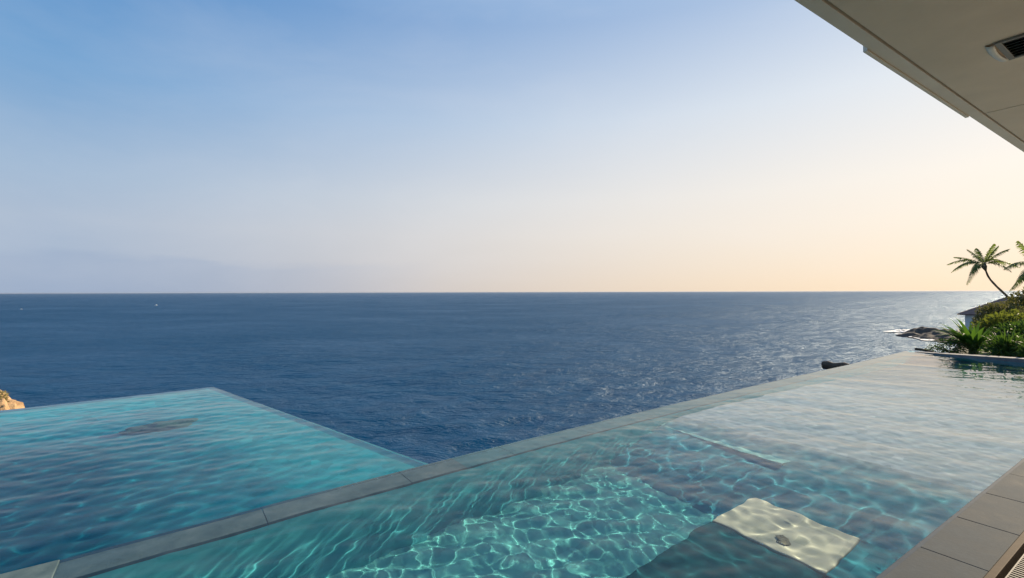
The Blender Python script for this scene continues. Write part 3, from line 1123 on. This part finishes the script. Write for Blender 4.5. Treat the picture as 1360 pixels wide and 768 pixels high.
def frond(base, tip, rise, width, nleaf, droop=0.35, seed=0):
    """feather leaf from base to tip, arching up by rise at mid length"""
    rg = random.Random(seed)
    base = Vector(base); tip = Vector(tip)
    mb = MB()
    npt = 14
    rach = []
    for i in range(npt):
        t = i / (npt - 1)
        p = base.lerp(tip, t) + Vector((0, 0, rise * 4 * t * (1 - t) * (1 - 0.25 * t)))
        rach.append(p)
    Ls = (tip - base).length
    mb.tube(rach, [max(0.004, 0.035 * (1 - i / npt) * Ls / 3.0) for i in range(npt)], 5)
    for i in range(nleaf):
        t = 0.12 + 0.88 * i / (nleaf - 1)
        k = t * (npt - 1); j = min(int(k), npt - 2)
        p = rach[j].lerp(rach[j + 1], k - j)
        tg = (rach[j + 1] - rach[j]).normalized()
        sd_ = tg.cross(Vector((0, 0, 1)))
        if sd_.length < 0.1: sd_ = Vector((1, 0, 0))
        sd_.normalize(); upv = sd_.cross(tg)
        ln = width * (math.sin(math.pi * min(1, 0.12 + 0.86 * t)) ** 0.6) * rg.uniform(0.8, 1.15)
        for s in (-1, 1):
            d = (sd_ * s * 0.8 + tg * 0.65 - upv * rg.uniform(0.1, 0.4)).normalized()
            m_ = p + d * ln * 0.55
            e = p + d * ln - Vector((0, 0, droop * ln * rg.uniform(0.6, 1.2)))
            w = 0.035 * Ls / 3.0 * rg.uniform(0.8, 1.3)
            q = tg * w
            mb.add([p - q, p + q, m_ + q * 1.1, e, m_ - q * 1.1], [(0, 1, 2, 4), (4, 2, 3)])
    return mb


def make_palm(label, crown, base, bend, fronds, seed, trunk_r=(0.19, 0.12), wid=0.75, path=None):
    root = empty('palm_tree', Vector(base))
    tag(root, label, 'palm tree', 'palms on the headland')
    crown = Vector(crown); base = Vector(base)
    pts = []; rr = []
    for i in range(18):
        t = i / 17
        p = base.lerp(crown, t) + Vector(bend) * (4 * t * (1 - t))
        if path:
            k_ = t * (len(path) - 1); j_ = min(int(k_), len(path) - 2)
            p = path[j_].lerp(path[j_ + 1], k_ - j_)
        pts.append(p); rr.append(trunk_r[0] + (trunk_r[1] - trunk_r[0]) * t + (0.08 * max(0, 1 - t * 6)) + (0.012 if i % 2 else 0))
    tb = MB(); tb.tube(pts, rr, 10)
    tb.build('trunk', M['bark'], root, smooth=True)
    hd = MB()
    hd.tube([pts[-2], pts[-1], crown + Vector((0, 0, 0.35))], [trunk_r[1], 0.24, 0.10], 9)
    rg = random.Random(seed)
    hd.build('crown_shaft', M['bark'], root, smooth=True)
    for i, (dx, dy, dz, rise) in enumerate(fronds):
        f = frond(crown + Vector((0, 0, 0.15)), crown + Vector((dx, dy, dz)), rise + 0.12, wid, 34, 0.42, seed * 100 + i)
        f.build('frond', M['palm_leaf'], root)
    co = MB()
    return root


def foliage(name, mat, parent, lobes, count, size, seed, hollow=0.35, flat=0.6, aspect=0.45):
    """loose leaves spread through the volume of several lobes"""
    rg = np.random.default_rng(seed)
    V = []; F = []
    tot = sum(l[3] ** 2 for l in lobes)
    for (cx, cy, cz, r, sq) in lobes:
        n = int(count * r * r / tot)
        for _ in range(n):
            d = rg.normal(size=3); d /= np.linalg.norm(d)
            rad = r * (hollow + (1 - hollow) * rg.random() ** 0.6)
            rad *= 1 + 0.22 * noise.noise(Vector((d[0] * 2.3 + cx, d[1] * 2.3 + cy, d[2] * 2.3 + seed)))
            p = np.array((cx, cy, cz)) + d * rad * np.array((1, 1, sq))
            # leaf direction: outward and a bit random
            a = d * 0.7 + rg.normal(size=3) * 0.6 + np.array((0, 0, 0.15)); a /= np.linalg.norm(a)
            b = np.cross(a, rg.normal(size=3)); b /= np.linalg.norm(b)
            l = size * rg.uniform(0.6, 1.35); w = l * aspect
            nrm = np.cross(a, b) * l * 0.12
            k = len(V)
            V += [tuple(p), tuple(p + a * l * 0.5 + b * w * 0.5 + nrm), tuple(p + a * l), tuple(p + a * l * 0.5 - b * w * 0.5 + nrm)]
            F += [(k, k + 1, k + 2, k + 3)]
    me = bpy.data.meshes.new(name)
    me.from_pydata(V, [], F)
    return link_mesh(name, me, mat, parent)


def shrub(label, base, lobes, leaf, mat, count, seed, cat='shrub', name='shrub', group=None, aspect=0.45, stems=9):
    base = Vector(base)
    root = empty(name, base)
    tag(root, label, cat, group)
    foliage('foliage', mat, root, [(base.x + a, base.y + b, base.z + c, r, s) for a, b, c, r, s in lobes], count, leaf, seed, aspect=aspect)
    rg = random.Random(seed)
    tw = MB()
    for a, b, c, r, s in lobes:
        for _ in range(max(2, stems // len(lobes) + 1)):
            e = base + Vector((a + rg.uniform(-.6, .6) * r, b + rg.uniform(-.6, .6) * r, c + rg.uniform(0, .75) * r * s))
            m_ = base.lerp(e, 0.5) + Vector((rg.uniform(-.1, .1) * r, rg.uniform(-.1, .1) * r, 0.1 * r))
            tw.tube([base + Vector((rg.uniform(-.08, .08), rg.uniform(-.08, .08), 0)), m_, e], [0.028 * r + .006, 0.018 * r + .004, 0.005], 5)
    tw.build('stems', M['twig'], root, smooth=True)
    return root


def strap_leaves(name, mat, parent, base, specs, seed):
    """arching strap leaves: spec = (azimuth, length, upright 0..1, width)"""
    rg = random.Random(seed)
    mb = MB()
    base = Vector(base)
    for az, ln, upr, w in specs:
        d = Vector((math.cos(az), math.sin(az), 0))
        sd_ = Vector((-d.y, d.x, 0))
        p = base + d * rg.uniform(0.0, 0.06) + sd_ * rg.uniform(-.04, .04)
        th = R(35 + 52 * upr)
        bendr = R(rg.uniform(25, 75)) * (1.15 - upr)
        n = 9
        row = []
        for i in range(n + 1):
            t = i / n
            ww = w * (0.55 + 0.45 * min(1, t * 3)) * (1 - max(0, (t - 0.45) / 0.55) ** 1.5) + 0.002
            a = th - bendr * (t ** 1.6) * 1.6
            nrm = Vector((-math.sin(a) * d.x, -math.sin(a) * d.y, math.cos(a)))
            row.append((p - sd_ * ww * .5 + nrm * ww * .16, p - nrm * ww * .04, p + sd_ * ww * .5 + nrm * ww * .16))
            p = p + (d * math.cos(a) + Vector((0, 0, 1)) * math.sin(a)) * (ln / n)
        vs_ = [x for r_ in row for x in r_]
        fs = []
        for i in range(n):
            for j in range(2):
                fs.append((i * 3 + j, i * 3 + j + 1, (i + 1) * 3 + j + 1, (i + 1) * 3 + j))
        mb.add(vs_, fs)
    return mb.build(name, mat, parent, smooth=True)


def at(px, py, Y):
    """point on the sight line of (px, py) at the depth Y metres out"""
    d = cam_rot @ Vector(((px - 680) / FPX, -(py - 384) / FPX, -1.0))
    return Vector((0, 0, CAM_H)) + d * (Y / d.y)


def build_plants():
    # --- leaning coconut palm
    k = 48 / FPX
    cr = at(1307, 354, 48)
    path = [at(x, y, Y_) for x, y, Y_ in ((1384, 452, 50), (1371, 434, 49.6), (1359, 418, 49.2), (1348, 404, 48.8), (1336, 392, 48.5), (1323, 380, 48.2), (1313, 369, 48.1), (1307, 354, 48))]
    bs = path[0]
    fr = [(-33, 4), (-34, 12), (-28, 24), (-20, -14), (-9, -24), (-4, -28), (2, -25), (8, -26), (21, -22), (35, -2), (27, 2), (10, 8), (-14, 6), (16, -16), (28, -12), (-25, -4), (4, 7)]
    dep = [0.6, -1.2, -0.4, 1.6, 1.0, -1.3, 0.9, -0.8, -0.9, 0.5, -1.4, -1.9, 2.4, 2.2, 2.0, 2.0, 1.6]
    ris = [0.55, 0.55, 0.75, 0.15, 0.1, 0.05, 0.05, 0.1, 0.2, 0.65, 0.5, 0.5, 0.6, 0.3, 0.4, 0.5, 0.5]
    fl = [(dx * k, dp, -dy * k, r) for (dx, dy), dp, r in zip(fr, dep, ris)]
    make_palm('leaning coconut palm with a thin curved trunk against the sky', cr, bs, (-0.75, 0, -0.5), fl, 3, (0.13, 0.07), 0.52, path)
    # --- second palm, mostly out of the frame
    k = 27 / FPX
    cr = at(1382, 362, 27)
    gb = Vector((cr.x + 0.9, cr.y + 0.6, ground(cr.x + 0.9, cr.y + 0.6) - 0.1))
    fr = [(-41, -5), (-43, 12), (-33, 22), (-24, -42), (10, -40), (30, -20), (38, 5), (25, 22), (0, -45), (0, 18), (-12, 24)]
    dep = [0.3, -0.5, 0.2, 0.2, 0.4, 0.3, 0.0, -0.5, -1.0, -1.5, 1.2]
    ris = [0.40, 0.35, 0.35, 0.05, 0.1, 0.2, 0.4, 0.4, 0.1, 0.3, 0.3]
    fl = [(dx * k, dp, -dy * k, r) for (dx, dy), dp, r in zip(fr, dep, ris)]
    make_palm('palm at the right border with only its left fronds showing', cr, gb, (-0.2, 0, 0), fl, 8, (0.15, 0.10), 0.45)
    # --- strap leaved plant at the pool's far end
    b = at(1293, 470, 11.9); b.z = -0.12
    root = empty('strap_leaf_plant', b)
    tag(root, 'spiky clump of long strap leaves standing behind the far pool end', 'plant')
    rg = random.Random(21)
    sp = []
    for i in range(46):
        az = rg.uniform(0, 2 * math.pi); u_ = rg.random()
        sp.append((az, rg.uniform(0.64, 0.94), 0.10 + 0.75 * u_, rg.uniform(0.085, 0.13)))
    for az in (172, 180, 188, 197, 163, 152, 205, 176, 160, 192, 140, 215):
        sp.append((R(az), rg.uniform(0.95, 1.2), rg.uniform(0.12, 0.68), rg.uniform(0.09, 0.125)))
    strap_leaves('leaves', M['strap_leaf'], root, b + Vector((0, 0, 0.05)), sp, 5)
    stub = MB(); stub.tube([b + Vector((0, 0, -0.3)), b + Vector((0, 0, 0.18))], [0.12, 0.09], 10)
    stub.build('stem', M['bark'], root, smooth=True)
    # --- low creeping shrub at its foot, thin dark leaves
    b = at(1262, 470, 11.9); b.z = -0.10
    shrub('low dark creeper with small leaves at the foot of the spiky clump', b, [(0, 0, 0.18, 0.30, 0.7), (0.35, -0.1, 0.16, 0.26, 0.7), (-0.28, 0.12, 0.10, 0.2, 0.5)], 0.055, M['dark_leaf'], 900, 31)
    # --- dark arching foliage right of it
    for (px, Y, h, n_, ln, sd_, lab) in ((1338, 10.9, 0.0, 46, 0.75, 41, 'dark leafy plant with arching blades beside the pool kerb'),
                                         (1385, 10.2, 0.0, 40, 0.75, 42, 'arching dark plant cut by the right border of the view')):
        b = at(px, 476, Y); b.z = -0.10
        r_ = empty('arching_plant', b)
        tag(r_, lab, 'plant')
        rg = random.Random(sd_)
        sp = [(rg.uniform(0, 6.283), rg.uniform(0.6, 1.1) * ln, rg.uniform(0.25, 0.9), rg.uniform(0.04, 0.07)) for _ in range(n_)]
        strap_leaves('leaves', M['dark_leaf'], r_, b + Vector((0, 0, 0.05)), sp, sd_)
        foliage('underleaves', M['dark_leaf'], r_, [(b.x, b.y, b.z + 0.22, 0.42, 0.7), (b.x + .3, b.y + .1, b.z + 0.3, 0.35, 0.8)], 900, 0.10, sd_)
    # --- sunlit golden shrub
    b = at(1332, 452, 14.5); b.z = ground(b.x, b.y)
    shrub('golden green shrub glowing in the low sun behind the spiky clump', b, [(0, 0, 0.75, 0.62, 0.75), (0.55, 0.2, 0.85, 0.55, 0.8), (-0.42, 0.1, 0.55, 0.45, 0.8), (0.15, -0.3, 0.45, 0.5, 0.7), (1.1, 0, 0.8, 0.55, 0.8)], 0.12, M['gold_leaf'], 4200, 51, aspect=0.55)
    b = at(1356, 455, 12.9); b.z = ground(b.x, b.y)
    shrub('deep green shrub filling the gap right of the golden shrub', b, [(0, 0, 0.55, 0.55, 0.8), (0.5, 0.2, 0.62, 0.5, 0.8), (-0.45, 0.0, 0.42, 0.42, 0.8)], 0.12, M['dark_leaf'], 2600, 55, aspect=0.5)
    # --- olive shrub hiding the house
    b = at(1326, 425, 23); b.z = ground(b.x, b.y)
    shrub('dull olive bush overlapping the roof of the white house', b, [(0.1, 0, 1.15, 0.75, 0.85), (-0.45, 0.1, 0.75, 0.5, 0.8), (-0.72, 0.0, 0.95, 0.36, 0.85), (-0.5, 0.05, 1.35, 0.40, 0.85), (0.75, 0.1, 1.0, 0.75, 0.9), (0.1, 0, 0.5, 0.6, 0.8), (-0.1, 0.1, 1.5, 0.4, 0.8)], 0.13, M['olive_leaf'], 4600, 61)
    # --- hill trees
    for px, py, Y, rr, lab, sd_ in ((1345, 418, 30, 1.0, 'round olive tree on the slope below the leaning palm', 71),
                                    (1368, 408, 27, 1.2, 'tall bushy tree under the fronds at the right border', 72)):
        b = at(px, py, Y); zt = b.z; g = ground(b.x, b.y); b.z = g
        root = empty('bushy_tree', b)
        tag(root, lab, 'tree')
        h = zt - g
        lob = [(b.x, b.y, g + h, rr, 0.8), (b.x + .8 * rr, b.y, g + h + .1 * rr, rr * .8, 0.8), (b.x - .7 * rr, b.y, g + h - .35 * rr, rr * .6, 0.8), (b.x + .1, b.y - .2, g + h + .5 * rr, rr * .6, .8), (b.x, b.y, g + h - .8 * rr, rr * .8, .9)]
        foliage('crown', M['olive_leaf'], root, lob, 4200, 0.17, sd_)
        tk = MB(); tk.tube([b + Vector((0, 0, -0.2)), b + Vector((0.1, 0, h * .5)), b + Vector((0, 0, h))], [0.14, 0.10, 0.05], 8)
        for q in range(5):
            tk.tube([b + Vector((0.08, 0, h * .55)), b + Vector((math.cos(q * 1.3) * rr * .7, math.sin(q * 1.3) * rr * .7, h + .1 * q))], [0.06, 0.02], 6)
        tk.build('trunk', M['bark'], root, smooth=True)
    # --- fallen log outside the spill edge
    a = at(1093, 484, 12.2); e = at(1150, 489, 11.4)
    lg = empty('driftwood_log', a); tag(lg, 'dark blunt log lying beyond the spill edge of the long pool', 'log')
    lm = MB()
    pts = []
    for i in range(9):
        t = i / 8
        pts.append(a.lerp(e, t) + Vector((0, 0, -0.02 + 0.012 * math.sin(i * 2.1))))
    lm.tube(pts, [0.10 * (1 + 0.1 * math.sin(i * 1.9)) for i in range(9)], 12)
    lm.build('wood', M['log'], lg, 0.01)
    sp_ = MB()
    m_ = pts[5]
    sp_.tube([m_, m_ + Vector((0, 0, -3.2))], 0.07, 8)
    sp_.build('post', M['log'], lg)
    # --- dark branch at the far corner
    a = at(1216, 463.5, 12.1); e = at(1252, 470, 12.0)
    br = MB()
    br.tube([a + Vector((-.01, 0, -.03)), a, a.lerp(e, .3) + Vector((0, 0, .01)), a.lerp(e, .65) + Vector((0, 0, .0)), e + Vector((0, 0, -.05))], [0.02, 0.035, 0.03, 0.03, 0.04], 7)
    tag(br.build('fallen_branch', M['log'], None, smooth=True), 'dark bent branch on the far corner of the long pool', 'branch')


build_plants()


# ------------------------------------------------------------------ house on the headland
def build_house():
    Y = 60.0
    c = at(1279, 417, Y)                      # left eave corner
    ez = c.z
    root = empty('white_house', Vector((c.x + 4, Y + 3, ez - 3)))
    tag(root, 'small white house with a dark hipped roof behind the bushes', 'house')
    gz = min(ground(c.x + 0.3, Y), ground(c.x + 8, Y)) - 0.4
    x0, x1, y0, y1 = c.x + 0.25, c.x + 9.0, Y, Y + 7.0
    hm = plain('house_paint', (0.60, 0.60, 0.60), 0.85, 0, 0.06, 1.0)
    rm = plain('roof_tile', (0.15, 0.09, 0.08), 0.8, 0, 0.2, 2.5, 0.4)
    w = MB()
    # front wall with a real opening
    wx0, wx1, wz0, wz1 = x0 + 0.75, x0 + 2.3, ez - 1.6, ez - 0.65
    t = 0.25
    for a, b, z0, z1 in ((x0, wx0, gz, ez), (wx1, x1, gz, ez), (wx0, wx1, gz, wz0), (wx0, wx1, wz1, ez)):
        w.boxl((a, y0, z0), (b - a, 0, 0), (0, t, 0), (0, 0, z1 - z0))
    w.boxl((x0, y0 + t, gz), (t, 0, 0), (0, y1 - y0 - t, 0), (0, 0, ez - gz))
    w.boxl((x1 - t, y0 + t, gz), (t, 0, 0), (0, y1 - y0 - t, 0), (0, 0, ez - gz))
    w.boxl((x0 + t, y1 - t, gz), (x1 - x0 - 2 * t, 0, 0), (0, t, 0), (0, 0, ez - gz))
    w.build('wall', hm, root)
    r = MB()
    o_ = 0.42
    a = [(x0 - o_ - .3, y0 - o_, ez), (x1 + o_, y0 - o_, ez), (x1 + o_, y1 + o_, ez), (x0 - o_ - .3, y1 + o_, ez)]
    top = [(x0 + 3.7, (y0 + y1) / 2, ez + 2.2), (x1 - 3.2, (y0 + y1) / 2, ez + 2.2)]
    lo = [(p[0], p[1], p[2] - 0.14) for p in a]
    r.add(a + top + lo, [(0, 1, 5, 4), (1, 2, 5), (2, 3, 4, 5), (3, 0, 4), (0, 6, 7, 1), (1, 7, 8, 2), (2, 8, 9, 3), (3, 9, 6, 0), (9, 8, 7, 6)])
    r.build('roof', rm, root)
    wf = MB()
    for q in ((wx0, wz0, wx1 - wx0, 0.10), (wx0, wz1 - .1, wx1 - wx0, 0.10), (wx0, wz0 + .1, .1, wz1 - wz0 - .2), (wx1 - .1, wz0 + .1, .1, wz1 - wz0 - .2), ((wx0 + wx1) / 2 - .05, wz0 + .1, .1, wz1 - wz0 - .2)):
        wf.boxl((q[0], y0 + .05, q[1]), (q[2], 0, 0), (0, .1, 0), (0, 0, q[3]))
    win = wf.build('window', M['white_metal'], root)
    pn = MB()
    pn.boxl((wx0 + .02, y0 + .09, wz0 + .02), (wx1 - wx0 - .04, 0, 0), (0, .02, 0), (0, 0, wz1 - wz0 - .04))
    p = pn.build('pane', plain('window_glass', (0.10, 0.12, 0.14), 0.1, 0, .05, 1), win)
    p.matrix_parent_inverse = Matrix.Identity(4)
    p.parent = win
    p.matrix_parent_inverse = win.matrix_world.inverted()
    ax = Matrix.Rotation(R(-47), 4, 'Z')
    piv = Matrix.Translation((x0, y0, 0))
    T_ = piv @ ax @ piv.inverted()
    for o in list(root.children):
        o.data.transform(T_)
    p.data.transform(T_)


build_house()


# ------------------------------------------------------------------ islet with surf
def build_islet():
    a = G(1206, 444, SEA_Z); b = G(1262, 452, SEA_Z)
    d = (b - a); ln = d.length; d.normalize()
    s = Vector((-d.y, d.x, 0))
    nx, ny = 90, 40
    X = np.zeros((ny, nx)); Y = X.copy(); Z = X.copy()
    for j in range(ny):
        for i in range(nx):
            t = i / (nx - 1) * 1.5; w = (j / (ny - 1) - 0.5) * 2
            prof = smooth(t / 0.10) * (0.55 + 0.45 * smooth((t - 0.10) / 0.30)) * (1 - 0.15 * smooth((t - 1.0) / .5))
            p = a + d * (t * ln) + s * (w * 16 * (0.45 + 0.55 * smooth(t * 2.2)))
            n = noise.fractal(Vector((p.x * .09, p.y * .09, 3)), 1.0, 2.0, 6)
            n2 = abs(noise.fractal(Vector((p.x * .22, p.y * .22, 9)), 0.9, 2.0, 5))
            e = max(0, 1 - abs(w) ** 2.2)
            h = 8.2 * prof * e ** 0.6 * (0.75 + 0.45 * n) + 1.0 * n2 * e
            X[j, i] = p.x; Y[j, i] = p.y; Z[j, i] = SEA_Z - 1.4 + h * 0.82
    me = grid_mesh('rocky_islet', X, Y, Z)
    o = link_mesh('rocky_islet', me, M['dark_rock'])
    tag(o, 'low dark rocky point jutting into the sea with surf at its tip', 'rock')
    # surf: ragged white foam lying on the water at the tip and along the foot
    m, t, out = new_mat('sea_foam')
    v = obj_coord(t)
    al = noise_tex(t, v, 0.35, 6, 0.7, 1.0)
    p = N(t, 'ShaderNodeBsdfPrincipled', Roughness=0.9)
    p.inputs['Base Color'].default_value = (0.85, 0.84, 0.82, 1)
    tr = N(t, 'ShaderNodeBsdfTransparent')
    mx = N(t, 'ShaderNodeMixShader')
    L(t, ramp(t, al, [(0.40, 0.0), (0.52, 1.0)]), mx.inputs[0]); L(t, tr.outputs[0], mx.inputs[1]); L(t, p.outputs[0], mx.inputs[2])
    L(t, mx.outputs[0], out.inputs['Surface'])
    fm = MB()
    q0 = G(1180, 441.5, SEA_Z); q1 = G(1206, 441.5, SEA_Z)
    rg = random.Random(4)
    pts = [q0.lerp(q1, i / 10) for i in range(11)] + [a + d * (i * 9) - s * (15 if i else 2) * (0.4 + .1 * i) for i in range(1, 6)]
    for i, p_ in enumerate(pts):
        rx, ry = rg.uniform(3, 5.5), rg.uniform(2.5, 6.0)
        n = 14
        ring = [(p_.x + rx * math.cos(2 * math.pi * k / n) * rg.uniform(.7, 1.2), p_.y + ry * math.sin(2 * math.pi * k / n) * rg.uniform(.7, 1.2), SEA_Z + 0.55) for k in range(n)]
        fm.add(ring + [(p_.x, p_.y, SEA_Z + 1.0 + (1.2 if 4 < i < 11 else 0.1))], [(k, (k + 1) % n, n) for k in range(n)])
    f = fm.build('surf', m, None, smooth=True)
    tag(f, 'white surf breaking around the rocky point', kind='stuff')


build_islet()


# ------------------------------------------------------------------ boulders on the left, boats
def build_left():
    b = at(6, 542, 8.1)
    g = Vector((b.x, b.y, b.z - 0.16))
    o = put('boulder', rock_mesh(2, (0.155, 0.15, 0.25), 4, 0.45), g, M['boulder'], (0, 0, R(40)))
    tag(o, 'sunlit tan boulder behind the left pool, nearest its rim', 'boulder')
    b2 = at(-22, 547, 8.3)
    o = put('boulder', rock_mesh(9, (0.42, 0.4, 0.55), 4, 0.45), Vector((b2.x, b2.y, b2.z - 0.2)), M['boulder'], (0, 0, R(10)))
    tag(o, 'tan boulder cut by the left border of the view', 'boulder')
    # rock shelf carrying them
    sh = put('rock_ledge', rock_mesh(4, (1.8, 1.1, 1.4), 4, 0.35), Vector((b2.x - 0.5, b2.y + 0.2, -2.42)), M['boulder'], (0, 0, R(30)))
    tag(sh, 'broad tan rock ledge under the boulders behind the left pool', 'rock')
    # dry tuft
    t = at(1, 536, 8.2)
    root = empty('dry_shrub', t)
    tag(root, 'dry yellow tuft growing between the tan boulders', 'plant')
    rg = random.Random(8)
    sp = [(rg.uniform(0, 6.28), rg.uniform(0.12, 0.27), rg.uniform(0.55, 1.0), rg.uniform(0.014, 0.03)) for _ in range(46)]
    strap_leaves('leaves', M['dry_leaf'], root, t - Vector((0.03, 0, 0.04)), sp, 3)
    foliage('tips', M['dry_leaf'], root, [(t.x, t.y, t.z + 0.10, 0.09, 1.2)], 160, 0.05, 5)


build_left()


def build_boat(label, px, py, ln):
    p = G(px, py, SEA_Z + 0.3)
    root = empty('motor_boat', p)
    tag(root, label, 'boat', 'distant white boats')
    hull = MB()
    ns = 9
    rows = []
    for i in range(ns):
        t = i / (ns - 1)
        w = ln * 0.16 * (1 - max(0, (t - 0.45) / 0.55) ** 2.0) + 0.02
        sh = ln * (0.10 + 0.05 * t * t)
        x = (t - 0.5) * ln
        rows.append([(p.x + x, p.y - w, p.z + sh), (p.x + x, p.y - w * .75, p.z - 0.05 * ln), (p.x + x, p.y, p.z - 0.09 * ln), (p.x + x, p.y + w * .75, p.z - .05 * ln), (p.x + x, p.y + w, p.z + sh)])
    vs_ = [q for r in rows for q in r]
    fs = [(i * 5 + j, i * 5 + j + 1, (i + 1) * 5 + j + 1, (i + 1) * 5 + j) for i in range(ns - 1) for j in range(4)]
    fs += [(i * 5, (i + 1) * 5, (i + 1) * 5 + 4, i * 5 + 4) for i in range(ns - 1)]
    fs += [(0, 4, 3, 2, 1)]
    hull.add(vs_, fs)
    wm = plain('boat_white', (0.8, 0.8, 0.8), 0.35, 0, 0.02, 1.0)
    hull.build('hull', wm, root)
    cb = MB()
    z = p.z + ln * .12
    cb.add([(p.x - ln * .22, p.y - ln * .1, z), (p.x + ln * .16, p.y - ln * .1, z), (p.x + ln * .16, p.y + ln * .1, z), (p.x - ln * .22, p.y + ln * .1, z),
            (p.x - ln * .2, p.y - ln * .08, z + ln * .16), (p.x + ln * .06, p.y - ln * .08, z + ln * .16), (p.x + ln * .06, p.y + ln * .08, z + ln * .16), (p.x - ln * .2, p.y + ln * .08, z + ln * .16)],
           [(4, 5, 6, 7), (0, 1, 5, 4), (1, 2, 6, 5), (2, 3, 7, 6), (3, 0, 4, 7)])
    cb.build('cabin', wm, root, 0.02)


build_boat('small white motor boat far out on the left, nearer the middle', 207.5, 406, 7.5)
build_boat('tiny white boat far out near the left border of the view', 28.5, 411, 4.0)


# ------------------------------------------------------------------ sea air
def build_haze():
    m, t, out = new_mat('sea_air')
    pv = N(t, 'ShaderNodeVolumePrincipled', Density=0.00001)
    pv.inputs['Color'].default_value = (0.52, 0.54, 0.60, 1)
    pv.inputs['Anisotropy'].default_value = 0.3
    L(t, pv.outputs[0], out.inputs['Volume'])
    mb = MB()
    mb.boxl((-70000, -70000, SEA_Z - 4.5), (140000, 0, 0), (0, 140000, 0), (0, 0, 44.0))
    tag(mb.build('haze', m), 'thin sea haze softening the horizon', kind='stuff')


build_haze()
